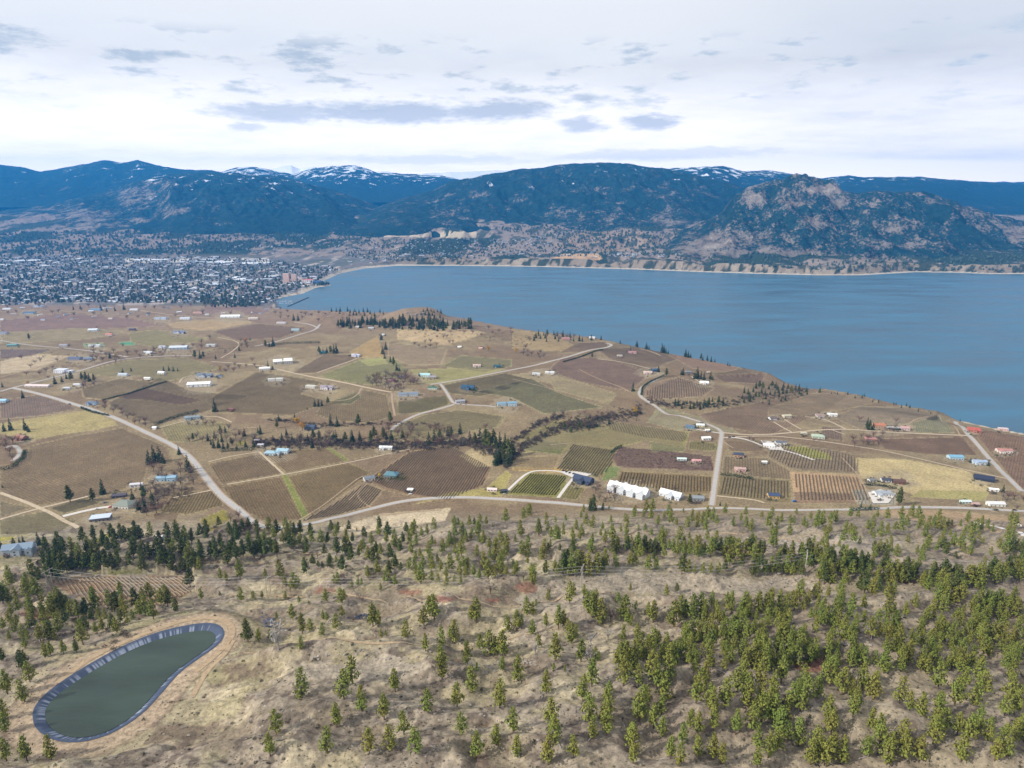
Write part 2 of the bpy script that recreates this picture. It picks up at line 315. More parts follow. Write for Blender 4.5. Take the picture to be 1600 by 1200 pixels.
FIELDS = [
 ([(0,772),(0,735),(42,715),(45,697),(110,682),(190,668),(262,698),(272,722),(232,728),(225,752),(195,765),(150,778),(60,790)],(124,107,84)),
 ([(0,662),(60,652),(115,643),(140,640),(175,655),(185,664),(150,672),(90,680),(45,690),(0,677)],(158,144,102)),
 ([(0,655),(0,625),(60,616),(110,632),(120,640),(60,650)],(126,108,96)),
 ([(165,630),(250,588),(300,610),(395,618),(300,652),(245,664),(200,650)],(124,108,86)),
 ([(175,622),(225,605),(320,625),(285,634),(230,626)],(104,85,72)),
 ([(125,607),(190,590),(245,597),(172,626),(130,622)],(146,128,100)),
 ([(120,582),(200,562),(290,558),(345,575),(290,592),(250,597),(215,587),(180,590)],(124,115,84)),
 ([(0,565),(0,585),(60,578),(110,556),(45,552)],(176,158,132)),
 ([(0,545),(90,545),(50,556),(0,562)],(116,100,94)),
 ([(0,500),(100,488),(200,495),(262,510),(130,516),(0,520)],(130,107,98)),
 ([(0,520),(130,512),(200,518),(140,530),(0,538)],(146,132,104)),
 ([(130,537),(160,535),(165,541),(132,544)],(98,140,105)),([(185,535),(208,533),(212,539),(190,540)],(80,140,112)),([(232,524),(250,522),(255,528),(235,530)],(96,138,100)),
 ([(200,520),(245,515),(330,530),(250,545),(205,535)],(132,124,88)),
 ([(330,518),(400,505),(480,512),(440,528),(370,532)],(110,86,76)),
 ([(260,505),(340,498),(400,503),(330,517),(270,513)],(160,138,108)),
 ([(300,480),(380,476),(430,485),(400,495),(330,492)],(134,112,102)),
 ([(450,585),(505,553),(575,553),(555,562),(495,583)],(126,108,88)),
 ([(500,586),(560,563),(615,560),(642,580),(600,602),(560,600),(510,592)],(124,120,84)),
 ([(560,562),(600,558),(606,568),(575,572)],(150,148,98)),
 ([(400,580),(440,585),(495,594),(505,597),(470,615),(520,628),(500,634),(455,650),(340,645),(320,625)],(122,106,82)),
 ([(510,625),(545,628),(562,620),(566,608),(605,616),(612,652),(570,662),(520,657),(490,647)],(122,106,82)),
 ([(510,630),(560,612),(565,620),(548,632)],(116,112,80)),
 ([(620,627),(700,617),(703,632),(660,645),(620,647)],(112,104,74)),
 ([(605,670),(660,648),(720,640),(790,650),(780,668),(690,680),(620,690)],(130,119,88)),
 ([(545,550),(590,525),(600,558),(565,560)],(156,132,94)),
 ([(605,535),(700,545),(690,570),(640,570),(605,555)],(146,128,104)),
 ([(620,515),(700,508),(760,520),(700,540),(620,530)],(172,150,118)),
 ([(690,572),(720,555),(800,562),(800,572),(760,582)],(120,117,82)),
 ([(640,577),(700,575),(790,577),(700,600),(665,600)],(146,138,94)),
 ([(690,602),(790,582),(830,592),(800,607),(750,620),(700,615)],(122,110,84)),
 ([(0,0)],(0,0,0)),
 ([(325,724),(408,707),(443,740),(345,757)],(122,104,80)),([(345,760),(443,743),(482,812),(420,818),(372,795)],(118,100,74)),
 ([(408,705),(512,699),(545,720),(447,740)],(124,106,80)),([(514,699),(640,703),(547,719)],(128,112,88)),
 ([(449,744),(545,722),(580,738),(484,810)],(120,103,74)),
 ([(438,738),(446,738),(488,814),(474,814)],(118,122,66)),([(508,699),(516,699),(546,719),(538,721)],(118,122,66)),
 ([(570,750),(640,705),(700,695),(770,730),(755,760),(700,785),(640,775),(600,766)],(130,108,86)),
 ([(465,817),(570,752),(600,766),(580,790),(520,808)],(132,114,92)),
 ([(718,712),(740,699),(772,700),(772,728),(745,730)],(170,152,118)),
 ([(640,790),(700,770),(760,762),(790,735),(800,740),(785,775),(700,778)],(150,138,88)),
 ([(812,682),(870,657),(930,655),(1078,675),(1070,702),(1010,688),(965,700),(820,707)],(134,125,84)),
 ([(814,686),(890,691),(876,711),(821,704)],(112,110,74)),
 ([(895,692),(965,702),(955,737),(935,747),(868,737),(880,714)],(118,107,76)),
 ([(800,712),(876,713),(868,736),(800,735)],(142,124,94)),
 ([(928,742),(870,730),(800,730),(800,735),(905,742)],(166,140,92)),
 ([(968,698),(1020,702),(1112,712),(1117,737),(965,730),(956,716)],(112,88,80)),
 ([(970,735),(1113,743),(1113,772),(1060,774),(960,756)],(126,108,78)),
 ([(945,730),(968,728),(965,745),(940,753)],(116,124,78)),([(1015,690),(1073,699),(1068,706),(1018,706)],(120,120,80)),([(1115,695),(1125,694),(1122,704),(1113,704)],(120,120,80)),
 ([(1078,688),(1118,692),(1115,706),(1075,702)],(122,112,78)),
 ([(827,738),(892,743),(872,778),(790,773)],(126,121,70)),([(875,778),(895,745),(915,765),(900,782)],(122,112,74)),
 ([(850,582),(880,556),(960,561),(1020,582),(985,612),(880,592)],(124,103,90)),
 ([(930,545),(1010,540),(1062,560),(1012,582),(950,560)],(122,104,86)),
 ([(1004,612),(1014,600),(1060,588),(1118,606),(1100,620),(1010,626)],(134,114,96)),
 ([(1035,550),(1110,560),(1162,576),(1130,582),(1080,575)],(132,108,92)),
 ([(1110,585),(1200,582),(1190,600),(1130,598)],(126,104,88)),
 ([(740,612),(830,590),(870,612),(945,637),(850,647),(800,622)],(122,117,88)),
 ([(800,585),(860,580),(960,615),(950,625),(860,600)],(148,134,104)),
 ([(860,595),(880,592),(965,615),(950,632),(868,610)],(136,124,96)),
 ([(800,515),(850,520),(900,540),(880,550),(800,545)],(150,130,98)),
 ([(905,535),(950,533),(950,542),(900,552),(870,552)],(126,106,88)),
 ([(1010,660),(1030,635),(1130,660),(1155,677),(1060,672)],(138,132,104)),
 ([(1090,647),(1200,625),(1260,615),(1330,615),(1300,640),(1200,682),(1110,662)],(128,108,90)),
 ([(1130,687),(1195,690),(1192,706),(1140,706)],(124,104,84)),
 ([(1125,742),(1190,747),(1235,750),(1238,785),(1190,785),(1120,775)],(124,110,82)),
 ([(1130,712),(1200,715),(1235,735),(1235,750),(1175,745),(1128,740)],(124,108,86)),
 ([(1200,637),(1290,608),(1340,615),(1375,628),(1320,640),(1250,650),(1200,650)],(136,118,96)),
 ([(1300,652),(1340,635),(1420,635),(1470,650),(1420,662),(1340,670)],(142,126,106)),
 ([(1420,662),(1470,648),(1492,677),(1430,676)],(126,122,98)),
 ([(1370,685),(1505,682),(1530,712),(1450,710),(1380,702)],(124,100,84)),
 ([(1510,665),(1600,682),(1640,700),(1640,800),(1600,772),(1560,722)],(126,102,84)),
 ([(1335,715),(1420,718),(1510,735),(1550,760),(1540,780),(1440,777),(1345,747)],(178,160,120)),
 ([(1440,765),(1545,768),(1540,782),(1420,777)],(156,146,98)),
 ([(1234,736),(1344,742),(1364,787),(1242,785)],(170,142,112)),([(1240,768),(1330,770),(1340,787),(1242,787)],(130,108,88)),
 ([(1200,687),(1330,707),(1342,742),(1235,734),(1200,716)],(128,112,92)),
 ([(1222,697),(1255,697),(1292,708),(1302,718),(1270,717)],(138,134,78)),
 ([(1285,665),(1315,667),(1318,690),(1280,683)],(118,100,86)),
 ([(0,812),(75,797),(120,815),(90,835),(0,835)],(116,108,80)),([(0,782),(50,793),(0,808)],(112,100,80)),
 ([(75,795),(130,778),(160,785),(100,803)],(116,106,80)),
 ([(0,838),(25,838),(15,855),(0,855)],(150,142,70)),([(128,848),(172,833),(176,842),(140,865)],(140,130,60)),
 ([(310,812),(350,795),(362,810),(330,832)],(128,118,58)),([(270,770),(340,765),(350,790),(290,805),(250,800)],(116,100,72)),
 ([(240,800),(280,803),(275,815),(240,812)],(112,92,72)),
 ([(372,690),(385,688),(382,695),(368,697)],(140,132,66)),
 ([(250,665),(300,655),(350,660),(365,680),(300,692),(262,690)],(136,125,92)),
 ([(75,907),(130,899),(290,899),(300,925),(270,943),(170,955),(110,930)],(142,116,90)),
 ([(120,893),(250,893),(262,897),(130,899)],(110,108,66)),
 ([(515,828),(595,803),(705,793),(695,815),(610,822),(560,835)],(196,178,150)),
 ([(1360,795),(1470,797),(1600,808),(1600,835),(1500,825),(1380,805)],(160,136,108)),
 ([(1330,765),(1400,765),(1400,790),(1340,788)],(150,142,128)),
]
for P, c in FIELDS:
    if len(P) < 3: continue
    P = np.array(P, float)
    m = (Ug > P[:, 0].min() - 3) & (Ug < P[:, 0].max() + 3) & (Vg > P[:, 1].min() - 3) & (Vg < P[:, 1].max() + 3) & (Yg < 3300)
    idx = np.where(m); inn = inpoly(Ug[idx], Vg[idx], P); ii = (idx[0][inn], idx[1][inn])
    k = .85 + .30 * n_a[ii] + .22 * (n_b[ii] - .5)
    col[ii] = L3(c) * k[:, None]
    d = dpoly(Ug[ii], Vg[ii], np.vstack([P, P[:1]])); e = (d < 1.1)
    jj = (ii[0][e], ii[1][e]); col[jj] = col[jj] * .45 + L3((160, 146, 112)) * .55
for (hu, hv, hw) in [(985,770,58),(1047,775,30),(911,753,36),(1379,774,30),(1208,777,18),(1154,713,18),(1156,736,20),(1088,665,30),(1508,786,18),(1555,790,28),(1537,750,24),(1492,717,24),(1530,725,24),(1569,707,26),(1521,674,20),(1390,669,50),(1290,651,26),(1218,653,24),(1210,696,30),(1088,722,18),(850,585,30),(792,633,34),(731,608,24),(638,618,34),(610,597,30),(664,588,26),(511,608,26),(486,606,22),(431,595,30),(442,567,40),(312,603,44),(320,589,32),(280,545,34),(361,496,36),(100,582,34),(112,606,26),(144,632,18),(301,655,28),(261,750,40),(214,760,22),(196,791,40),(158,812,34),(30,862,60),(33,686,26),(433,709,46),(577,748,20),(612,745,26),(485,670,22),(603,702,26),(193,587,20),(253,545,18),(128,562,34),(232,553,18),(149,542,22),(280,521,22),(252,499,22),(290,499,20),(46,490,20),(1394,753,56),(1012,582,26),(1100,600,22),(1020,584,26)]:
    m = (((Ug - hu) / (hw * .75)) ** 2 + ((Vg - hv) / (hw * .30)) ** 2 + (n_b - .5) * 1.6 < 1) & (Yg > 700) & (Yg < 3000); mixc(col, (158, 144, 122), m * .55)
rk_ = (1 - bench) * sm(ridg(Xg / 95, Yg / 42, 27, 4), .58, .70) * sm(n_b, .40, .55); mixc(col, (150, 138, 122), rk_ * .7); mixc(col, (96, 84, 74), rk_ * sm(fbm(Xg / 5, Yg / 5, 29, 3), .5, .6) * .7)
# foreground: rock and gravel patches, burnt-red brush
for P, c in [([(800,945),(850,905),(960,892),(1100,898),(1250,905),(1400,945),(1280,925),(1100,925),(950,925),(850,960)],(154,142,124)), ([(1210,840),(1320,830),(1420,850),(1330,875),(1220,870)],(156,144,128)),
             ([(470,1040),(600,1025),(680,1045),(640,1060),(480,1060)],(160,148,130)), ([(1050,975),(1150,970),(1160,990),(1060,1000)],(170,150,128))]:
    m = (Yg < 800) & inpoly(Ug, Vg + (n_b - .5) * 24, P); col[m] = L3(c) * (.8 + .4 * n_b[m])[:, None]
for (u, v, ru, rv) in [(690, 936, 26, 5), (770, 938, 14, 4), (640, 925, 20, 4), (505, 923, 18, 4), (1160, 860, 12, 5), (1420, 905, 20, 6), (1270, 1040, 30, 10), (60, 960, 25, 8), (820, 918, 20, 8)]:
    m = (((Ug - u) / ru) ** 2 + ((Vg - v) / rv) ** 2 + (n_b - .5) * 2 < 1) & (Yg < 800); mixc(col, (140, 92, 78), m * .65)
# ring track and bare shoulders of the reservoir
mixc(col, (170, 150, 126), (1 - sm(rim, 10, 16)) * .9); mixc(col, (120, 100, 84), np.exp(-((rim - 14) / 1.2) ** 2) * .5)
mixc(col, (132, 112, 90), (np.exp(-((rim - 22) / 1.3) ** 2) + np.exp(-((rim - 26) / 1.0) ** 2)) * .5 * (Sg > -.5))
# town plain
tw = sm(Yg, 2950, 3060) * (~wat); tn = fbm(Xg / 90, Yg / 150, 31, 4)
mixc(col, (112, 108, 106), tw); mixc(col, (92, 96, 88), tw * sm(tn, .48, .6)); mixc(col, (170, 158, 145), tw * sm(fbm(Xg / 70, Yg / 200, 33, 3), .6, .7))
mixc(col, (205, 196, 182), tw * ((Ug > 195) & (Ug < 420) & (Vg > 404) & (Vg < 410) & (tn > .45)))
# foothills and the far terrace
fh = sm(Yg, 5150, 5500) * (1 - wl) + wl * sm(df, 60, 130) * (Yg > 3300); fn = fbm(Xg / 260, Yg / 500, 71, 5); fn2 = fbm(Xg / 55, Yg / 120, 72, 4)
mixc(col, (138, 124, 112), fh); mixc(col, (48, 62, 50), fh * np.maximum(sm(fn, .50, .56), sm(fn2, .54, .62) * .85) * (1 - .0 * fn))
mixc(col, (206, 188, 158), fh * ((Ug > 600) & (Ug < 745) & (Vg > 361 + 6 * (fn2 - .5)) & (Vg < 371 + 6 * (fn - .5)) & (fn2 > .36)) * .75)
mixc(col, (196, 160, 118), fh * inpoly(Ug, Vg, [(855, 407), (880, 396), (935, 396), (942, 405), (900, 412)]) * .9)
mixc(col, (156, 134, 112), fh * inpoly(Ug, Vg, [(855, 385), (910, 362), (1000, 360), (1030, 380), (1000, 392), (930, 395)]) * .7 * sm(fn2, .62, .5))
cf = wl * (df < 110) * (df > 8) * (Yg > 3300) * (~wat)
mixc(col, (140, 126, 108), cf * 1.0); cu = np.clip(sm(Ug, 735, 760) * (1 - sm(Ug, 860, 880)) + sm(Ug, 985, 1010) * (1 - sm(Ug, 1340, 1370)) * .85 + sm(Ug, 1450, 1462) * (1 - sm(Ug, 1500, 1515)), 0, 1); mixc(col, (166, 152, 132), cf * .75 * cu * sm(fbm((Xg + df * .6) / 26, Yg / 60, 81, 4) * .6 + n_c * .4, .46, .54) * sm(df, 14, 30) * .9); mixc(col, (60, 66, 52), cf * sm(fbm((Xg - df * .4) / 34, Yg / 50, 83, 4), .50, .57))
beach = ((df < 20) & (Yg > 3300)) | ((dn < 14) & (ev < 14) & (Yg < 3300) & big); mixc(col, (196, 184, 164), beach * .85)
col *= 1 - .0 * bench[..., None]; col[..., 0] *= 1 - .02 * bench; col[..., 1] *= 1 - .025 * bench; col[..., 2] *= 1 - .08 * bench * (Yg < 2900)
col *= 1 + .07 * bench[..., None]
col = np.clip(col * .92, .01, .9)

idx = np.arange(NS * NY).reshape(NS, NY)
Fq = np.stack([idx[:-1, :-1], idx[1:, :-1], idx[1:, 1:], idx[:-1, 1:]], -1).reshape(-1, 4)
def ground_mat():
    m, nt, b = nmat('ground_cover'); N = nt.nodes; L = nt.links
    a = N.new('ShaderNodeAttribute'); a.attribute_name = 'cover'
    g = N.new('ShaderNodeNewGeometry')
    def nz(sc, det=6, ro=.6):
        n = N.new('ShaderNodeTexNoise'); n.inputs['Scale'].default_value = sc; n.inputs['Detail'].default_value = det; n.inputs['Roughness'].default_value = ro
        L.new(g.outputs['Position'], n.inputs['Vector']); return n.outputs[0]
    def mr(x, a_, b_, c, d):
        n = N.new('ShaderNodeMapRange'); L.new(x, n.inputs[0]); n.inputs[1].default_value = a_; n.inputs[2].default_value = b_; n.inputs[3].default_value = c; n.inputs[4].default_value = d; return n.outputs[0]
    f1 = nz(.35, 7, .7); f2 = nz(.035, 5)
    k1 = mr(f1, .32, .68, .55, 1.45); k2 = mr(f2, .3, .7, .86, 1.14)
    mm = N.new('ShaderNodeMath'); mm.operation = 'MULTIPLY'; L.new(k1, mm.inputs[0]); L.new(k2, mm.inputs[1])
    vs = N.new('ShaderNodeVectorMath'); vs.operation = 'SCALE'; L.new(a.outputs['Vector'], vs.inputs[0]); L.new(mm.outputs[0], vs.inputs['Scale'])
    L.new(vs.outputs[0], b.inputs['Base Color']); b.inputs['Roughness'].default_value = .95; b.inputs['Specular IOR Level'].default_value = .1
    bp = N.new('ShaderNodeBump'); bp.inputs['Strength'].default_value = .8; bp.inputs['Distance'].default_value = 1.2; L.new(f1, bp.inputs['Height']); L.new(bp.outputs[0], b.inputs['Normal'])
    return m
ground = mesh('ground', np.stack([Xg, Yg, Zg], -1).reshape(-1, 3), Fq, ground_mat(), smooth=True)
at_ = ground.data.attributes.new('cover', 'FLOAT_COLOR', 'POINT')
at_.data.foreach_set('color', np.concatenate([col.reshape(-1, 3), np.ones((NS * NY, 1))], 1).astype(np.float32).ravel())
tag(ground, kind='structure')
# coarse skirt so the land goes on beyond the grid
def sheet(name, x0, x1, y0, y1, z, m, n=1):
    return mesh(name, [(x0, y0, z), (x1, y0, z), (x1, y1, z), (x0, y1, z)], [(0, 1, 2, 3)], m)
tag(sheet('terrain', -17000, 17000, -1300, 16300, -14, mat('far_soil', lin((120, 108, 90)), .95, .3, .01)), kind='structure')

# ------------------------------------------------------------------ lake
def water_mat(name, base, rough, bump, sc):
    m, nt, b = nmat(name); N = nt.nodes; L = nt.links
    g = N.new('ShaderNodeNewGeometry'); mp = N.new('ShaderNodeMapping'); mp.inputs['Scale'].default_value = (.30, 1, 1); mp.inputs['Rotation'].default_value = (0, 0, R(-6)); L.new(g.outputs['Position'], mp.inputs[0])
    n = N.new('ShaderNodeTexNoise'); n.inputs['Scale'].default_value = sc; n.inputs['Detail'].default_value = 6; n.inputs['Roughness'].default_value = .6; L.new(mp.outputs[0], n.inputs['Vector'])
    n2 = N.new('ShaderNodeTexNoise'); n2.inputs['Scale'].default_value = sc * .09; n2.inputs['Detail'].default_value = 5; L.new(mp.outputs[0], n2.inputs['Vector'])
    mr = N.new('ShaderNodeMapRange'); L.new(n2.outputs[0], mr.inputs[0]); mr.inputs[1].default_value = .35; mr.inputs[2].default_value = .65; mr.inputs[3].default_value = rough * .8; mr.inputs[4].default_value = rough * 1.25
    L.new(mr.outputs[0], b.inputs['Roughness'])
    c = N.new('ShaderNodeVectorMath'); c.operation = 'SCALE'; c.inputs[0].default_value = base
    mr2 = N.new('ShaderNodeMapRange'); L.new(n2.outputs[0], mr2.inputs[0]); mr2.inputs[1].default_value = .3; mr2.inputs[2].default_value = .7; mr2.inputs[3].default_value = .65; mr2.inputs[4].default_value = 1.3
    L.new(mr2.outputs[0], c.inputs['Scale']); L.new(c.outputs[0], b.inputs['Base Color']); b.inputs['IOR'].default_value = 1.33
    bp = N.new('ShaderNodeBump'); bp.inputs['Strength'].default_value = bump; bp.inputs['Distance'].default_value = .6; L.new(n.outputs[0], bp.inputs['Height']); L.new(bp.outputs[0], b.inputs['Normal'])
    return m
lake = mesh('lake', [(-1500, 2600, 0), (0, 1400, 0), (700, 600, 0), (9000, 600, 0), (9000, 6500, 0), (-1500, 6500, 0)], [(0, 1, 2, 3, 4, 5)], water_mat('lake_water', (.040, .118, .180), .36, .5, .11))
tag(lake, kind='structure')

# ------------------------------------------------------------------ mountains
def mtn_mat(name, snow_z, snow_amt, dry, seed=0):
    m, nt, b = nmat(name); N = nt.nodes; L = nt.links; g = N.new('ShaderNodeNewGeometry')
    def nz(sc, det=6, ro=.6, w=0):
        n = N.new('ShaderNodeTexNoise'); n.noise_dimensions = '4D'; n.inputs['W'].default_value = seed + w; n.inputs['Scale'].default_value = sc; n.inputs['Detail'].default_value = det; n.inputs['Roughness'].default_value = ro
        L.new(g.outputs['Position'], n.inputs['Vector']); return n.outputs[0]
    def mr(x, a_, b_, c=0, d=1):
        n = N.new('ShaderNodeMapRange'); n.interpolation_type = 'SMOOTHSTEP'; L.new(x, n.inputs[0]); n.inputs[1].default_value = a_; n.inputs[2].default_value = b_; n.inputs[3].default_value = c; n.inputs[4].default_value = d; return n.outputs[0]
    def mth(op, a_, b_):
        n = N.new('ShaderNodeMath'); n.operation = op
        for i, v in enumerate((a_, b_)):
            if hasattr(v, 'links'): L.new(v, n.inputs[i])
            else: n.inputs[i].default_value = v
        return n.outputs[0]
    def mix(f, a_, b_):
        n = N.new('ShaderNodeMix'); n.data_type = 'RGBA'; L.new(f, n.inputs['Factor'])
        for k, v in (('A', a_), ('B', b_)):
            if hasattr(v, 'links'): L.new(v, n.inputs[k])
            else: n.inputs[k].default_value = (*v, 1)
        return n.outputs['Result']
    big_, fine, cl, tre = nz(.0022, 4, .6), nz(.022, 6, .7, 3), nz(.008, 5, .65, 7), nz(.055, 4, .75, 21)
    sp = N.new('ShaderNodeSeparateXYZ'); L.new(g.outputs['Position'], sp.inputs[0])
    at_n = N.new('ShaderNodeAttribute'); at_n.attribute_name = 'dry'
    D = mth('SUBTRACT', mth('ADD', mth('MULTIPLY', big_, .55), mth('ADD', mth('MULTIPLY', cl, .75), mth('MULTIPLY', at_n.outputs['Fac'], .5))), dry)
    openg = mr(mth('ADD', mth('MULTIPLY', tre, .85), mth('ADD', D, .075)), .46, .60)                      # open ground between the trees
    soil = mix(mr(cl, .4, .6), (.165, .130, .108), (.21, .178, .150))
    rock = mr(mth('ADD', mth('ADD', D, fine), mth('MULTIPLY', at_n.outputs['Fac'], .08)), .72, .78)
    soil = mix(rock, soil, (.33, .285, .24))
    c = mix(openg, mix(mr(fine, .4, .6), (.008, .026, .032), (.018, .044, .044)), soil)  # forest greens tinted blue, part of the distance haze put into the colour
    if snow_amt > 0:
        sn = nz(.006, 7, .72, 12); hz__ = mr(sp.outputs[2], snow_z - 150, snow_z + 350)
        sf = mr(mth('ADD', mth('ADD', sn, mth('MULTIPLY', tre, .35)), mth('MULTIPLY', hz__, snow_amt)), .83, .86)
        sf = mth('MULTIPLY', sf, mr(sp.outputs[2], snow_z - 150, snow_z))
        c = mix(sf, c, (.82, .84, .88))
    L.new(c, b.inputs['Base Color']); b.inputs['Roughness'].default_value = .95; b.inputs['Specular IOR Level'].default_value = .05
    bp = N.new('ShaderNodeBump'); bp.inputs['Strength'].default_value = .9; bp.inputs['Distance'].default_value = 12; L.new(fine, bp.inputs['Height']); L.new(bp.outputs[0], b.inputs['Normal'])
    return m
def mountain(label_name, crest, yc, yf, zf, m, seed, gul=1.0, back=1500, du=1.6, nt=110, wavel=900, shape=1.0, crag=0, spots=()):
    crest = np.array(crest, float); us = np.arange(crest[0, 0], crest[-1, 0] + du, du)
    vs = np.interp(us, crest[:, 0], crest[:, 1]) + (fbm(us / 14, us * 0 + seed, seed, 3) - .5) * 2.2
    ycs = yc + (fbm(us / 160, us * 0 + 3, seed + 1, 3) - .5) * yc * .16
    s_, g_ = ray(us, vs); zc = H + ycs * g_
    tt = np.concatenate([np.linspace(0, 1, nt), 1 + np.linspace(.06, 1, 16)])
    V = np.empty((len(us), len(tt), 3))
    yfs = yf + (fbm(us / 120, us * 0 + 9, seed + 2, 3) - .5) * 500
    zf0 = zf; zs = np.where(yfs < 7700, hz(s_ * yfs, np.minimum(yfs, 7700)) - 8, zf)
    for k, t in enumerate(tt):
        zf = zs + (zf0 - zs) * min(1, t / .10)
        if t <= 1: y = yfs + (ycs - yfs) * t; pr = t ** shape * (1 - .0) ; z = zf + (zc - zf) * (pr * .65 + .35 * sm(np.full(us.shape, t), 0, 1))
        else: y = ycs + back * (t - 1); z = zc - (zc - zf * .3) * (t - 1) ** 1.2
        x = s_ * y
        env = np.clip(np.sin(np.pi * min(t, 1)) ** .7 if 0 < t < 1 else 0, 0, 1); hh = np.maximum(zc - zf, 40)
        # spurs that run down from the crest
        skew = x + .55 * y
        rr = ridg(skew / wavel, y / (wavel * 2.6), seed + 5, 5, .55) - .55
        r2 = ridg(x / (wavel * .33), y / (wavel * .5), seed + 9, 4, .55) - .5
        z = z + env * hh * (.42 * gul * rr + .14 * gul * r2)
        if crag: z = z + env * crag * (sm(fbm(x / 160, z / 90, seed + 14, 3), .45, .6) - .5)
        V[:, k] = np.stack([x, y, np.maximum(z, -12)], -1)
    n, k = len(us), len(tt); ix = np.arange(n * k).reshape(n, k)
    Q = np.stack([ix[:-1, :-1], ix[1:, :-1], ix[1:, 1:], ix[:-1, 1:]], -1).reshape(-1, 4)
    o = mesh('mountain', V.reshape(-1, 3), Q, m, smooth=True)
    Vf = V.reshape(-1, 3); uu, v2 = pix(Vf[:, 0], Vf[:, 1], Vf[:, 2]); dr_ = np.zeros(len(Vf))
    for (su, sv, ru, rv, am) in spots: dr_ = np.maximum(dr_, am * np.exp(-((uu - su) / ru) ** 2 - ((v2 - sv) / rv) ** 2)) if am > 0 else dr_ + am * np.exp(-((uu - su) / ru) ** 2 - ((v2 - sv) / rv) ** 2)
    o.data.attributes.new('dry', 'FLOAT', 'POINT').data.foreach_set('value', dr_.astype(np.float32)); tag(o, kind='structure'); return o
m_near = mtn_mat('dry_mountain', 900, 0, .69, 1.0); m_mid = mtn_mat('forest_mountain', 620, .07, .76, 5.0)
m_left = mtn_mat('left_mountain', 500, .095, .78, 8.0); m_far = mtn_mat('far_mountain', 620, .16, .84, 11.0); m_back = mtn_mat('back_mountain', 700, .06, .82, 21.0); m_snow = mtn_mat('snowy_mountain', 500, .7, .9, 15.0)
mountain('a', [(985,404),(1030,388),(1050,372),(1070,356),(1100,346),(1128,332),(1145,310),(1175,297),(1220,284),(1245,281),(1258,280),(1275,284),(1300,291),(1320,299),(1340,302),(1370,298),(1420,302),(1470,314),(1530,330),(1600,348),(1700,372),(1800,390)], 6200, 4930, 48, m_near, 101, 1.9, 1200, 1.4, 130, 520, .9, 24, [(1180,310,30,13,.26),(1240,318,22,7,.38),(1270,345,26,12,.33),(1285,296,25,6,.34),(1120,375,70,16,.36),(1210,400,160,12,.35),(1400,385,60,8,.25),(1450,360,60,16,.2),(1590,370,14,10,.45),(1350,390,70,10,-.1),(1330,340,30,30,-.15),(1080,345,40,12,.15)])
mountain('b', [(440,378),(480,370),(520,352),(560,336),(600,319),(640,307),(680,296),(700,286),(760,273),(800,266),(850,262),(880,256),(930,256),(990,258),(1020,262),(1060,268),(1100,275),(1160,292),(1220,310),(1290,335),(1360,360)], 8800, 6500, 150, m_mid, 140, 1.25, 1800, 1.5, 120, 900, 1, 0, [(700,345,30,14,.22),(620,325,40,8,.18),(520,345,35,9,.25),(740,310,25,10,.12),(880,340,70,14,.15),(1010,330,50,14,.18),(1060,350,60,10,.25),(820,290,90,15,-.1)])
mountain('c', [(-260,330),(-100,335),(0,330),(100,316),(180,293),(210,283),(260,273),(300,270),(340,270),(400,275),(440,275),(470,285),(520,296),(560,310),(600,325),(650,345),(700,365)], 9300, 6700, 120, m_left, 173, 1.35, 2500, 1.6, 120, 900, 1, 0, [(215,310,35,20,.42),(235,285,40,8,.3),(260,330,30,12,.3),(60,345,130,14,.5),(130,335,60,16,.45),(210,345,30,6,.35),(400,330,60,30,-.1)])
mountain('d', [(-260,262),(-100,265),(0,258),(30,260),(65,268),(100,262),(165,250),(190,254),(215,250),(240,256),(280,265),(330,266),(370,274),(430,290),(520,320)], 11800, 9600, 300, m_back, 205, .6, 1500, 1.8, 80, 1500)
mountain('e', [(290,282),(340,269),(370,261),(400,261),(430,267),(460,272),(490,262),(530,259),(555,258),(575,264),(590,270),(620,271),(660,273),(690,274),(720,280),(780,300),(860,330)], 13200, 10500, 350, m_far, 230, .6, 1500, 1.8, 80, 2200)
mountain('f', [(380,275),(420,265),(440,260),(455,258),(468,264),(490,260),(510,264),(560,268),(600,268),(640,272),(690,270),(740,268),(780,266),(850,268),(900,275)], 14600, 12500, 500, m_snow, 260, .4, 1200, 1.8, 60, 2500)
mountain('g', [(960,280),(1000,264),(1060,262),(1110,260),(1130,259),(1160,267),(1200,266),(1240,272),(1280,278),(1310,276),(1325,274),(1350,277),(1400,276),(1440,276),(1480,280),(1520,283),(1600,288),(1750,290),(1850,300)], 11800, 8200, 150, m_far, 290, .6, 1500, 1.8, 90, 1600)
mountain('h', [(1480,290),(1540,284),(1600,284),(1700,282),(1850,285)], 14000, 11500, 300, m_far, 311, .4, 1200, 2, 50, 2000)
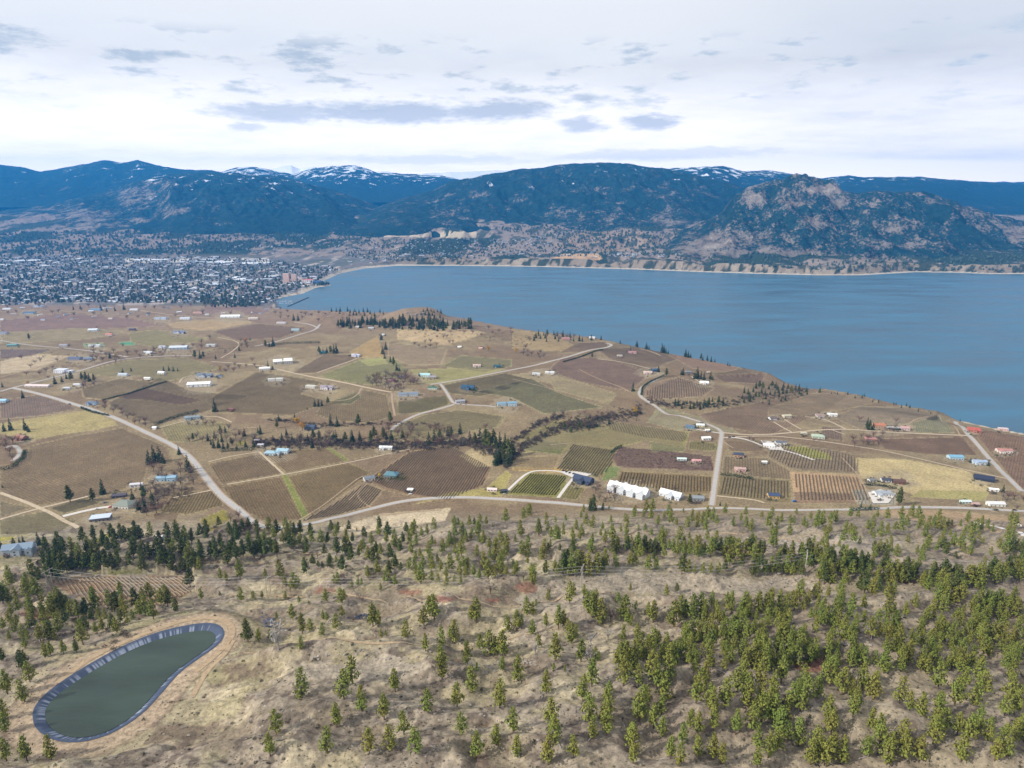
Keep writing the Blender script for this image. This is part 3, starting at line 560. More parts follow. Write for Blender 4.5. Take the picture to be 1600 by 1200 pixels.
#@@MORE@@
# ------------------------------------------------------------------ geometry builders
def cat(parts):
    V = []; Q = []; n = 0
    for v, q in parts: V.append(v); Q.append(q + n); n += len(v)
    return np.concatenate(V), np.concatenate(Q)
def quads(c, sx, sy, r, up=None, out=None):
    n = len(c)
    if out is not None:
        nn = out / (np.linalg.norm(out, axis=1)[:, None] + 1e-9) + r.normal(size=(n, 3)) * .42; nn /= np.linalg.norm(nn, axis=1)[:, None]
        a = np.cross(nn, r.normal(size=(n, 3))); a /= np.linalg.norm(a, axis=1)[:, None]; b = np.cross(nn, a)
        a = a * np.asarray(sx).reshape(-1, 1); b = b * np.asarray(sy).reshape(-1, 1)
        V = np.stack([c - a - b, c + a - b * .6, c + a * .8 + b, c - a * .7 + b], 1).reshape(-1, 3)
        return V, np.arange(n * 4).reshape(n, 4)
    a = r.normal(size=(n, 3)); a /= np.linalg.norm(a, axis=1)[:, None]
    b = r.normal(size=(n, 3))
    if up is not None: b = b * (1 - up) + np.array([0, 0, 1.0]) * up
    b = np.cross(a, b); b /= np.linalg.norm(b, axis=1)[:, None]
    a = a * np.asarray(sx).reshape(-1, 1); b = b * np.asarray(sy).reshape(-1, 1)
    V = np.stack([c - a - b, c + a - b * .6, c + a * .8 + b, c - a * .7 + b], 1).reshape(-1, 3)
    return V, np.arange(n * 4).reshape(n, 4)
def tube(P, rad, k=5):
    P = np.asarray(P, float); n = len(P); V = []; rad = np.broadcast_to(np.asarray(rad, float), (n,))
    for i in range(n):
        t = P[min(i + 1, n - 1)] - P[max(i - 1, 0)]; t /= np.linalg.norm(t) + 1e-9
        a = np.cross(t, (0.31, .2, .93) if abs(t[2]) < .9 else (1, 0, 0)); a /= np.linalg.norm(a); b = np.cross(t, a)
        for j in range(k):
            w = 2 * math.pi * j / k; V.append(P[i] + (a * math.cos(w) + b * math.sin(w)) * rad[i])
    Q = [[i * k + j, i * k + (j + 1) % k, (i + 1) * k + (j + 1) % k, (i + 1) * k + j] for i in range(n - 1) for j in range(k)]
    return np.array(V), np.array(Q)
def limbs(r, h0, h1, n, rad, th=.009):
    out = [tube([(0, 0, -.04), (r.normal() * .01, r.normal() * .01, h1 * .5), (r.normal() * .012, r.normal() * .012, h1)], [.024, .016, .006], 5)]
    for i in range(n):
        z = h0 + (h1 - h0) * (i + .5) / n; w = r.uniform(0, 6.28); L_ = rad * r.uniform(.6, 1.0) * (1 - .5 * (z - h0) / (1 - h0 + .01))
        out.append(tube([(0, 0, z), (math.cos(w) * L_, math.sin(w) * L_, z + L_ * r.uniform(.0, .5))], [th, th * .35], 3))
    return cat(out)
def pine(seed, clumps=46, q=10, qs=1.0, thin=1.0):
    r = np.random.default_rng(seed); cb = r.uniform(.12, .30); Rm = r.uniform(.165, .275); ex = r.uniform(.42, .92); cc = []
    lean = r.normal(size=2) * .02
    for k in range(int(clumps)):
        t = (k + r.uniform()) / clumps; w = k * 2.4 + r.normal() * .6
        pr = (1 - t) ** ex * min(1, (t + .12) * 3.2) + .05
        rad = Rm * pr * r.uniform(.30, 1.18); z = cb + (1 - cb) * t - rad * .12
        cc.append((math.cos(w) * rad + lean[0] * t, math.sin(w) * rad + lean[1] * t, z))
    cc = np.array(cc); c = np.repeat(cc, q, 0); size = (.034 + .030 * (1 - np.repeat(np.arange(len(cc)) / len(cc), q)))
    dd = r.normal(size=c.shape) * np.array([.85, .85, .55]); cen = c; c = c + dd * size[:, None]; ax = c * np.array([1, 1, 0.0]) / (Rm + .01) + np.array([0, 0, .35])
    V, Q = quads(c, size * .60 * qs, size * .42 * qs, r, out=dd * .8 + ax * 1.0)
    return (V, Q), limbs(r, cb * .8, .96, 9, Rm)
def fir(seed, lev=15, q=5, qs=1.0):
    r = np.random.default_rng(seed); Rm = r.uniform(.17, .24); c = []; s = []
    for i in range(lev):
        t = i / lev; n = max(4, int(11 * (1 - t)) + 2)
        for k in range(n):
            w = r.uniform(0, 6.28); rr = Rm * (1 - t) ** .85 + .012
            for j in range(q):
                f = r.uniform(.25, 1.05); c.append((math.cos(w) * rr * f, math.sin(w) * rr * f, .07 + .93 * t - f * rr * .35 + r.normal() * .012)); s.append(.030 * (1.15 - t * .6))
    c = np.array(c); V, Q = quads(c, np.array(s) * qs, np.array(s) * .6 * qs, r, out=c * np.array([1, 1, 0.0]) / Rm + np.array([0, 0, .35]))
    return (V, Q), limbs(r, .1, .97, 3, Rm * .5)
def bare(seed, twigs=230, wide=1.0):
    r = np.random.default_rng(seed); out = [tube([(0, 0, -.04), (0.01, 0, .2), (r.normal() * .03, r.normal() * .03, .42)], [.03, .022, .015], 5)]; tips = []
    for i in range(13):
        w = i * 2.4 + r.normal() * .4; z0 = r.uniform(.16, .42); a = r.uniform(.15, .42) * wide; z1 = z0 + r.uniform(.22, .55)
        p1 = np.array([math.cos(w) * a * .5, math.sin(w) * a * .5, (z0 + z1) / 2]); p2 = np.array([math.cos(w) * a, math.sin(w) * a, min(z1, .97)])
        out.append(tube([(0, 0, z0), p1, p2], [.013, .009, .004], 3)); tips += [p1, p2, (p1 + p2) / 2]
    tips = np.array(tips); c = tips[r.integers(0, len(tips), twigs)] + r.normal(size=(twigs, 3)) * np.array([.085, .085, .075]) * np.array([wide, wide, 1])
    c[:, 2] = np.clip(c[:, 2], .12, 1)
    V, Q = quads(c, np.full(twigs, .052), np.full(twigs, .0115), r)
    return (V, Q), cat(out)
def leafy(seed, clumps=34, q=12):
    r = np.random.default_rng(seed); d = r.normal(size=(clumps, 3)); d /= np.linalg.norm(d, axis=1)[:, None]; d *= r.uniform(.5, 1, (clumps, 1)) * np.array([.33, .33, .36]); d[:, 2] += .60
    c = np.repeat(d, q, 0) + r.normal(size=(clumps * q, 3)) * .045
    return quads(c, np.full(len(c), .030), np.full(len(c), .022), r, out=c - np.array([0, 0, .55])), limbs(r, .15, .7, 8, .25, .012)
def shrub(seed, n=60, sz=.11):
    r = np.random.default_rng(seed); d = r.normal(size=(n, 3)); d /= np.linalg.norm(d, axis=1)[:, None]; d *= r.uniform(.3, 1, (n, 1)) * np.array([.5, .5, .55]); d[:, 2] = np.abs(d[:, 2]) + .12
    return quads(d, np.full(n, sz), np.full(n, sz * .3), r)
def me_of(name, VQ, m):
    o = mesh(name, VQ[0], VQ[1], m); d = o.data; bpy.data.objects.remove(o); return d
def child(name, me, parent, loc=(0, 0, 0)):
    o = bpy.data.objects.new(name, me); C.objects.link(o); o.parent = parent; o.location = loc; return o
KIT = {}
for i in range(9):
    c, t = pine(300 + i); KIT['pine', i] = (me_of('crown', c, PINE), me_of('trunk', t, BARK), c, t)
for i in range(4):
    c, t = pine(340 + i, 52, 10, 1.1); KIT['dpine', i] = (me_of('crown', c, PINE_D), me_of('trunk', t, BARK), c, t)
for i in range(6):
    c, t = fir(400 + i, 13, 4, 1.3); KIT['fir', i] = (me_of('crown', c, FIR), me_of('trunk', t, BARK), c, t)
for i in range(6):
    c, t = bare(500 + i, 230, 1.15); KIT['bare', i] = (me_of('crown', c, TWIG if i % 2 else TWIGR), me_of('trunk', t, BARK), c, t)
for i in range(2):
    c, t = bare(560 + i, 90, .7); KIT['snag', i] = (me_of('crown', c, SNAG), me_of('trunk', t, SNAG), c, t)
for i in range(2):
    c, t = leafy(600 + i); KIT['gold', i] = (me_of('crown', c, GOLD), me_of('trunk', t, BARK), c, t)
NK = {'pine': 9, 'dpine': 4, 'fir': 6, 'bare': 6, 'snag': 2, 'gold': 2}
ORD = ['', 'second ', 'third ', 'fourth ', 'fifth ', 'sixth ', 'seventh ', 'eighth ', 'ninth ', 'tenth ', 'eleventh ', 'twelfth ', 'thirteenth ', 'fourteenth ', 'fifteenth ', 'sixteenth ', 'seventeenth ', 'eighteenth ', 'nineteenth ', 'twentieth ']
ORD += [t + '-' + w for t in ('twenty', 'thirty', 'forty') for w in ('first ', 'second ', 'third ', 'fourth ', 'fifth ', 'sixth ', 'seventh ', 'eighth ', 'ninth ')]
def tree(kind, loc, h, name, label, catg, group, var=None):
    i = rng.integers(NK[kind]) if var is None else var
    k = KIT[kind, int(i)]; e = empty(name, (loc[0], loc[1], loc[2] - .15), rng.uniform(0, 6.28), h)
    e.scale = (h * rng.uniform(.88, 1.2), h * rng.uniform(.88, 1.2), h)
    child('crown', k[0], e); child('trunk', k[1], e); tag(e, label, catg, group); return e
def merged(name, items, m1, m2=None, kits='pine'):
    """many trees as one mesh: items = (kind, x, y, z, h)"""
    P = []; MI = []
    for kind, x, y, z, h, full in items:
        i = int(rng.integers(NK[kind])); k = KIT[kind, i]; w = rng.uniform(0, 6.28); ca, sa = math.cos(w), math.sin(w); R_ = np.array([[ca, -sa, 0], [sa, ca, 0], [0, 0, 1]])
        for j, (V, Q) in enumerate(k[2:4]):
            if j == 1 and not full: continue
            P.append(((V * h) @ R_.T + np.array([x, y, z - .15]), Q)); MI.append(np.full(len(Q), j + (2 if kind == 'dpine' and j == 0 else 0)))
    V, Q = cat(P); return mesh(name, V, Q, mats=[m1, m2 or BARK, PINE_D], mi=np.concatenate(MI))

# ------------------------------------------------------------------ reservoir
P_ = np.array(ROw); nR = len(P_)
seg = np.linalg.norm(np.roll(P_, -1, 0) - P_, axis=1); cumL = np.concatenate([[0], np.cumsum(seg)]); tot = cumL[-1]
nsm = int(tot / .5); q = np.arange(nsm) * tot / nsm; Pc = np.vstack([P_, P_[:1]])
ring = np.stack([np.interp(q, cumL, Pc[:, 0]), np.interp(q, cumL, Pc[:, 1])], 1)
tg = np.roll(ring, -16, 0) - np.roll(ring, 16, 0); tg /= np.linalg.norm(tg, axis=1)[:, None]; nrm = np.stack([-tg[:, 1], tg[:, 0]], 1)
if not inpoly(np.array([(ring[0] + nrm[0] * 3)[0]]), np.array([(ring[0] + nrm[0] * 3)[1]]), ROw)[0]: nrm = -nrm
V = []; steps = np.linspace(-1.4, 9.5, 12); wr = np.arange(nsm)
for k, d in enumerate(steps):
    p = ring + nrm * d; z = RES_Z + (.25 if d < 0 else .25 - .55 * d) + .18 * (vn(wr / 2.2, wr * 0 + d * .15, 91) - .5) * (d > 0) * 2
    V.append(np.stack([p[:, 0], p[:, 1], z], 1))
V = np.stack(V, 1); ix = np.arange(nsm * 12).reshape(nsm, 12); i2 = np.roll(ix, -1, 0)
Q = np.stack([ix[:, :-1], i2[:, :-1], i2[:, 1:], ix[:, 1:]], -1).reshape(-1, 4)
def liner_mat():
    m, nt, b = nmat('pond_liner'); a = nt.nodes.new('ShaderNodeAttribute'); a.attribute_name = 'cover'
    nt.links.new(a.outputs['Color'], b.inputs['Base Color']); b.inputs['Roughness'].default_value = .6; b.inputs['Specular IOR Level'].default_value = .25; return m
res = empty('reservoir', (float(ring[:, 0].mean()), float(ring[:, 1].mean()), RES_Z)); o0 = np.array(res.location)
liner = mesh('liner', V.reshape(-1, 3) - o0, Q, liner_mat(), res, smooth=True)
la = liner.data.attributes.new('cover', 'FLOAT_COLOR', 'POINT')
st_ = sm(vn(wr / 1.6, wr * 0, 95) * .62 + vn(wr / 26.0, wr * 0 + 4, 96) * .45, .56, .72)[:, None] * np.ones((1, 12)) * sm(steps, 0, 1.5)[None] * (.6 + .6 * vn(wr[:, None] / 2.0 + 0 * steps[None], steps[None] + 0 * wr[:, None], 97))
farm = (1 - .45 * (sm(ring[:, 0], np.quantile(ring[:, 0], .8), ring[:, 0].max())))[:, None]
base = np.array(lin((64, 74, 94))); lt = np.array(lin((138, 145, 160))); cl_ = base + (lt - base) * (np.clip(st_, 0, 1) * farm)[..., None]
la.data.foreach_set('color', np.concatenate([cl_.reshape(-1, 3), np.ones((nsm * 12, 1))], 1).astype(np.float32).ravel())
iw = ring[::4] + nrm[::4] * 4.0; WZ = RES_Z - 1.7
wv = [(a[0] - o0[0], a[1] - o0[1], WZ - o0[2]) for a in iw]
mesh('pond_water', wv, [tuple(range(len(wv)))], water_mat('green_water', (.034, .052, .038), .10, .3, .5), res)
tag(res, 'long green irrigation pond with a wrinkled dark plastic liner', 'reservoir')

# ------------------------------------------------------------------ roads
ASPH = mat('pale_asphalt', lin((172, 167, 161), .97), .9, .10, .3); GRAV = mat('gravel', lin((186, 168, 142), .95), .95, .18, .4); DIRT = mat('dirt_track', lin((168, 146, 118), .9), .95, .2, .4)
CONC = mat('concrete', lin((205, 198, 188), .95), .85, .08, .3)
def smooth_line(P, it=2):
    P = np.asarray(P, float)
    for _ in range(it):
        Q_ = [P[0]]
        for a, b in zip(P[:-1], P[1:]): Q_ += [a * .75 + b * .25, a * .25 + b * .75]
        Q_.append(P[-1]); P = np.array(Q_)
    return P
def resample(P, d):
    sg = np.linalg.norm(np.diff(P, axis=0), axis=1); c = np.concatenate([[0], np.cumsum(sg)]); n = max(2, int(c[-1] / d) + 1); q = np.linspace(0, c[-1], n)
    return np.stack([np.interp(q, c, P[:, i]) for i in range(P.shape[1])], 1)
def ribbon(name, px, width, m, lift=.28, name2=None):
    W_ = resample(smooth_line([at(u, v)[:2] for u, v in px]), 3.5)
    t = np.gradient(W_, axis=0); t /= np.linalg.norm(t, axis=1)[:, None] + 1e-9; n = np.stack([-t[:, 1], t[:, 0]], 1)
    offs = np.linspace(-.5, .5, 5) * width; V = []
    for o_ in offs:
        p = W_ + n * (o_ + 0 * W_[:, :1]); V.append(np.stack([p[:, 0], p[:, 1], hz(p[:, 0], p[:, 1]) + lift + W_[:, 1] * .00012], 1))
    V = np.stack(V, 1); k = 5; n_ = len(W_)
    V[:, :, 2] = np.maximum(V[:, :, 2], V[:, 1:4, 2].mean(1)[:, None] - .1)
    ix = np.arange(n_ * k).reshape(n_, k); Q = np.stack([ix[:-1, :-1], ix[1:, :-1], ix[1:, 1:], ix[:-1, 1:]], -1).reshape(-1, 4)
    o = mesh(name, V.reshape(-1, 3), Q, m, smooth=True); tag(o, kind='structure'); return W_
ROADS = [
 ([(18,606),(60,615),(110,630),(172,649),(230,677),(270,695),(298,714),(318,742),(345,775),(374,797)],9.5,ASPH),
 ([(0,612),(20,606),(45,600),(75,592),(120,581),(160,568),(200,560),(250,556.5),(300,556)],8,ASPH),
 ([(374,797),(400,822),(440,826),(470,822),(500,816),(560,800),(620,784),(680,778),(740,777),(800,781),(860,785),(900,789),(960,795),(1010,798)],8.5,ASPH),
 ([(1010,798),(1060,797),(1115,794),(1180,796),(1250,798),(1320,797)],7,ASPH),([(1320,797),(1370,796),(1400,793),(1470,793),(1540,796),(1640,801)],8.5,ASPH),
 ([(1128,676),(1125,700),(1119,740),(1112,790)],7,ASPH),
 ([(672,601),(740,590),(800,578),(860,565),(900,554),(940,545),(955,541),(955,538),(946,536)],8,ASPH),
 ([(330,565),(400,570),(440,578),(500,592),(560,603),(612,613)],6.5,GRAV),
 ([(495,583),(525,572),(558,560)],5,GRAV),([(688,600),(697,612),(704,624),(710,632),(760,634),(775,636)],6,ASPH),([(710,632),(680,641),(650,648),(620,664),(612,672)],6.5,ASPH),
 ([(520,627),(545,625),(560,616),(565,606)],4.5,DIRT),([(612,614),(613,630),(617,650)],4.5,DIRT),
 ([(1038,586),(1015,598),(1002,606),(998,618),(1012,628),(1060,650),(1120,668),(1128,676)],7.5,ASPH),
 ([(1128,676),(1165,680),(1200,679),(1240,676),(1300,671),(1335,671),(1420,677),(1500,680),(1512,681)],6.5,GRAV),
 ([(1128,684),(1200,681),(1240,684),(1320,695),(1400,708),(1500,732),(1572,748)],5,GRAV),
 ([(1493,659),(1505,672),(1525,692),(1545,715),(1570,742),(1597,768)],8,ASPH),
 ([(1128,684),(1160,684),(1200,700),(1235,706),(1272,719)],6,CONC),
 ([(788,772),(808,752),(828,736),(860,735),(880,738),(897,744)],4.5,CONC),([(897,746),(885,760),(872,778)],5,CONC),
 ([(0,770),(30,781),(60,793),(80,802),(105,816),(122,825)],6,GRAV),([(0,812),(30,803),(60,795),(90,788),(140,775)],5.5,GRAV),([(98,807),(130,799),(160,793),(172,792)],8,CONC),
 ([(405,706),(422,722),(443,741)],4,GRAV),([(325,722),(365,712),(405,706)],3.5,GRAV),([(355,757),(443,742),(545,723),(640,702)],3.5,GRAV),([(270,778),(330,766)],4,GRAV),
 ([(545,782),(570,758),(590,745)],3,DIRT),([(580,793),(562,782),(558,770),(570,757)],3,DIRT),([(464,815),(500,793),(555,750),(567,744)],3,DIRT),
 ([(500,507),(490,517),(470,522),(430,535),(398,541)],7,ASPH),([(460,504),(485,507),(498,513)],6,ASPH),
 ([(0,532),(50,540),(90,543),(140,548),(200,558)],6.5,ASPH),([(210,483),(250,490),(300,496),(385,498)],7,GRAV),([(0,487),(60,484),(130,488),(200,492)],6,GRAV),
 ([(1300,672),(1320,679)],4,GRAV),([(1208,659),(1225,669),(1238,676)],4,GRAV),([(1225,655),(1252,671)],4,GRAV),([(1258,651),(1290,655),(1322,671)],5,GRAV),
 ([(1120,775),(1180,781),(1195,786)],4.5,GRAV),([(935,561),(975,566),(1018,577)],5,GRAV),([(1000,545),(1020,550),(1032,556)],4,GRAV),
 ([(860,695),(895,692)],3,DIRT),([(1315,715),(1330,730),(1345,748),(1362,785)],3,DIRT),([(1130,690),(1145,700)],3,DIRT),([(1420,662),(1468,649)],3,DIRT),([(1468,650),(1500,680)],3,DIRT),
 ([(1085,670),(1100,673),(1125,677)],5,CONC),([(1080,588),(1098,600)],4,GRAV),([(905,577),(935,592),(970,605),(983,612)],3.5,DIRT),([(800,592),(850,605),(900,618),(948,628)],3,DIRT),
 ([(240,672),(250,668),(300,655),(330,650),(345,652),(362,660)],3.5,GRAV),([(296,690),(330,680),(362,670),(400,668)],3.5,DIRT),([(20,720),(30,712),(32,704),(22,695),(8,700)],6,ASPH),
 ([(110,556),(60,575),(0,590)],5,DIRT),([(0,656),(60,650),(125,643)],3.5,DIRT),([(280,598),(285,590),(300,587)],4,GRAV),([(345,560),(365,548),(378,535),(340,527)],4,GRAV),
 ([(90,1068),(140,1028),(200,1000),(260,978),(300,966),(345,965),(365,980),(360,1002),(330,1030),(305,1050)],4.5,DIRT),([(365,1000),(350,1025),(320,1052),(300,1090)],3.5,DIRT),
 ([(1520,815),(1560,822),(1600,838)],5,CONC),([(596,803),(600,806),(640,800),(690,797)],5,DIRT),
]
for px, w, m in ROADS:
    if m is ASPH: ribbon('road_shoulder', px, w + 2.4, DIRT, .06)
    w = w * (.86 if m is ASPH else .9)
    ribbon('road' if m in (ASPH,) else ('path' if m in (DIRT,) else 'driveway'), px, w, m, .28 if m is ASPH else (.22 if m is GRAV else .17))
# parking apron beside the dark-roofed house
def apron(px, m, lift=.2):
    W_ = [at(u, v) for u, v in px]; V = [(x, y, z + lift + .15) for x, y, z in W_]
    o = mesh('driveway', V, [tuple(range(len(V)))], m); tag(o, kind='structure')
apron([(872, 737), (900, 737), (925, 741), (905, 750), (895, 747)], CONC, .5); apron([(1356, 770), (1375, 765), (1400, 772), (1388, 787), (1364, 787)], CONC, .5); apron([(1188, 688), (1215, 692), (1225, 704), (1200, 703)], CONC, .5)

# ------------------------------------------------------------------ vineyards: rows of bare vines as low ridges
VINE3 = mat('dry_vines', (.19, .152, .106), .95, .3, 1.2); VINE2 = mat('pale_bare_vines', (.14, .105, .075), .95, .3, 1.2); VINE = mat('bare_vines', (.125, .098, .068), .95, .3, 1.2); VPOST = mat('vine_posts', (.30, .25, .175), .9, .2, 1)
VPX = []
def vineyard(px, d0, d1, gap, m, label, h=1.25, w=.45, miss=.0):
    VPX.append(px)
    Pw = np.array([at(u, v)[:2] for u, v in px]); a = np.array(at(*d0)[:2]); b = np.array(at(*d1)[:2]); ex = (b - a) / np.linalg.norm(b - a); ey = np.array([-ex[1], ex[0]])
    A = np.stack([Pw @ ex, Pw @ ey], 1); V = []; Q = []; n = 0
    for yk in np.arange(A[:, 1].min() + gap / 2, A[:, 1].max(), gap):
        xs = []
        for (x0, y0), (x1, y1) in zip(A, np.roll(A, -1, 0)):
            if (y0 > yk) != (y1 > yk): xs.append(x0 + (yk - y0) * (x1 - x0) / (y1 - y0))
        xs.sort()
        for xa, xb in zip(xs[::2], xs[1::2]):
            if xb - xa < 6: continue
            k = max(2, int((xb - xa) / 7) + 1); X = np.linspace(xa + 2, xb - 2, k); p = X[:, None] * ex + yk * ey; z = hz(p[:, 0], p[:, 1]); hh = h * rng.uniform(.75, 1.15, k)
            for (o_, zz) in ((-w / 2, 0), (0, 1), (w / 2, 0)):
                V.append(np.stack([p[:, 0] + ey[0] * o_, p[:, 1] + ey[1] * o_, z + .05 + zz * hh], 1))
            i = np.arange(k - 1); Q.append(np.stack([n + i, n + i + 1, n + k + i + 1, n + k + i], 1)); Q.append(np.stack([n + k + i, n + k + i + 1, n + 2 * k + i + 1, n + 2 * k + i], 1)); n += 3 * k
    if not V: return
    o = mesh('vineyard', np.concatenate(V), np.concatenate(Q), m); tag(o, label, 'vineyard', None, 'stuff')
vineyard([(1240,740),(1342,746),(1358,782),(1248,782)], (1290,742), (1298,782), 4.6, VINE, 'striped tan vineyard block with dark rows left of the yellow field', 1.5, 1.1)
vineyard([(1130,745),(1190,749),(1234,752),(1234,778),(1190,780),(1124,772)], (1170,746), (1166,778), 4.2, VINE2, 'vineyard with upright rows right of the straight side road', 1.3, .6)
vineyard([(972,737),(1111,745),(1110,768),(1060,770),(965,755)], (1040,740), (1036,768), 4.2, VINE2, 'vineyard rows behind the long white building', 1.3, .6)
vineyard([(829,740),(886,743),(868,775),(795,771)], (858,741), (830,773), 3.6, mat('olive_vines', (.10, .085, .035), .95, .3, 1), 'green vineyard enclosed by the pale looping driveway', 1.3, .8)
vineyard([(935,660),(1076,676),(1068,690),(1010,684),(955,672)], (1000,668), (1008,684), 4.4, VINE, 'olive vineyard rows on the slope above the creek', 1.3, .8)
vineyard([(574,750),(640,707),(700,697),(766,730),(752,758),(700,782),(640,772),(604,763)], (700,698), (640,772), 3.8, VINE3, 'large dark brown vineyard left of the tall firs', 1.3, .9)
vineyard([(470,815),(570,755),(598,766),(578,789),(520,806)], (560,757), (500,812), 3.6, VINE, 'vineyard strip sloping along the curved main road', 1.0, .45)
vineyard([(80,907),(130,900),(288,900),(298,925),(270,941),(170,951),(112,928)], (150,900), (215,950), 3.0, VPOST, 'small tan vineyard with pale rows behind the reservoir', 1.0, .3)
vineyard([(1010,611),(1060,590),(1114,606),(1098,618),(1012,624)], (1060,591), (1062,620), 5, VINE, 'round brown vineyard on the knoll beside the lake road', 1.3, .9)
vineyard([(330,726),(406,709),(440,740),(345,755)], (370,718), (392,748), 3.4, VINE2, 'brown vineyard left of the two pale blue houses driveway', .8, .26)
vineyard([(350,762),(438,746),(472,810),(420,815),(376,795)], (395,754), (425,812), 3.4, VINE2, 'brown vineyard left of the bright green strip', .8, .26)
vineyard([(412,708),(508,702),(540,720),(448,738)], (460,706), (492,730), 3.4, VINE2, 'brown vineyard right of the pale blue farmhouse', .8, .26)
vineyard([(452,746),(545,725),(575,740),(488,806)], (500,735), (530,770), 3.4, VINE2, 'brown vineyard right of the bright green strip', .8, .26)
vineyard([(4,770),(4,737),(44,718),(48,698),(110,684),(190,670),(258,699),(266,720),(230,727),(222,750),(190,763),(150,775),(60,788)], (30,730), (110,770), 4.2, VINE2, 'wide brown vineyard left of the straight main road', .8, .26)
vineyard([(1344,720),(1330,710),(1235,695),(1205,690),(1202,714),(1236,731),(1336,738)], (1270,700), (1262,730), 4.5, VINE2, 'grey brown vineyard above the striped block', 1.0, .4)
vineyard([(895,694),(962,704),(953,734),(934,744),(870,734),(882,714)], (930,700), (900,738), 4.0, VINE2, 'olive brown vineyard left of the purplish orchard', 1.1, .4)

SHORTV = [(60,640,'the left road'),(250,630,'the long warehouse'),(160,600,'the white sheds'),(230,575,'the olive field house'),(60,550,'the upper left road'),(120,500,'the far left lane'),(400,520,'the purple field'),(530,565,'the field lane end'),(420,610,'the twin farm buildings'),(560,640,'the middle conifers'),(660,630,'the grey estate'),(700,660,'the creek meadow'),(650,550,'the wooded knoll'),(740,600,'the dark blue house'),(840,610,'the two white buildings'),(920,580,'the lake road'),(1000,560,'the bluff'),(1100,565,'the lake rim'),(1050,670,'the road junction'),(1200,650,'the cream house'),(1270,630,'the lake bluff fields'),(1380,650,'the orange roof'),(1430,695,'the far lakeshore road'),(1560,720,'the shore houses'),(1160,700,'the concrete drive'),(1180,730,'the pink walled house'),(60,820,'the courtyard'),(700,770,'the pale pink shed'),(850,720,'the tall firs')]
done = []; usedl = {}
for P, c in FIELDS:
    P = np.array(P, float)
    if len(P) < 4 or c[0] - c[2] > 50 or c[0] > 150 or c[1] > c[0] or P[:, 1].min() < 500 or P[:, 1].min() > 830: continue
    cu_, cv_ = P.mean(0)
    if any(inpoly(np.array([cu_]), np.array([cv_]), q)[0] for q in VPX): continue
    ed = [(np.linalg.norm(np.array(at(*P[i])[:2]) - np.array(at(*P[(i + 1) % len(P)])[:2])), i) for i in range(len(P))]; i = max(ed)[1]; a, b = P[i], P[(i + 1) % len(P)]
    Ps = (P - P.mean(0)) * .955 + P.mean(0); nm = min(SHORTV, key=lambda q: (q[0] - cu_) ** 2 + 4 * (q[1] - cv_) ** 2)[2]; usedl[nm] = usedl.get(nm, 0) + 1
    vineyard([tuple(p) for p in Ps], tuple(a), tuple(b), 4.0 if cv_ > 600 else 5, VINE3, '%svineyard block of thin bare rows by %s' % ({1: '', 2: 'second ', 3: 'third ', 4: 'fourth '}.get(usedl[nm], 'further '), nm), .5, .25)
# ------------------------------------------------------------------ houses
GLASS = mat('window_glass', (.03, .04, .055), .15, .1, 1, .8); DOORM = mat('door_paint', (.20, .11, .06), .6)
def boxvq(x0, x1, y0, y1, z0, z1):
    V = np.array([(x, y, z) for z in (z0, z1) for y in (y0, y1) for x in (x0, x1)], float)
    return V, np.array([(0, 1, 5, 4), (1, 3, 7, 5), (3, 2, 6, 7), (2, 0, 4, 6), (4, 5, 7, 6), (0, 2, 3, 1)])
def gable(x0, x1, y0, y1, z0, pitch, along, over=.5, th=.28, hip=False):
    """roof slab pair and the gable infill of one block; along = 'x' or 'y' ridge"""
    if along == 'y': sw = lambda p: (p[1], p[0], p[2]); x0, x1, y0, y1 = y0, y1, x0, x1
    else: sw = lambda p: p
    ym = (y0 + y1) / 2; rise = (y1 - y0) / 2 * pitch; hz0 = z0 - over * pitch; ins = (y1 - y0) / 2 * .9 if hip else 0
    V = []; Fc = []
    for s, ye in ((-1, y0 - over), (1, y1 + over)):
        n = len(V); A = [(x0 - over, ye, hz0), (x1 + over, ye, hz0), (x1 + over - ins, ym, z0 + rise), (x0 - over + ins, ym, z0 + rise)]
        V += [sw(p) for p in A] + [sw((p[0], p[1], p[2] + th)) for p in A]
        Fc += [(n + 4, n + 5, n + 6, n + 7), (n, n + 3, n + 2, n + 1), (n, n + 1, n + 5, n + 4), (n + 1, n + 2, n + 6, n + 5), (n + 3, n, n + 4, n + 7)]
    if hip:
        for xe, xi in ((x0 - over, x0 - over + ins), (x1 + over, x1 + over - ins)):
            n = len(V); V += [sw(p) for p in [(xe, y0 - over, hz0 + th), (xe, y1 + over, hz0 + th), (xi, ym, z0 + rise + th), (xi, ym, z0 + rise + th)]]; Fc.append((n, n + 1, n + 2, n + 3))
    G = []
    if not hip:
        for xe in (x0, x1): G.append([sw(p) for p in ((xe, y0, z0), (xe, y1, z0), (xe, ym, z0 + rise), (xe, ym, z0 + rise))])
    return (np.array(V, float), np.array(Fc)), G
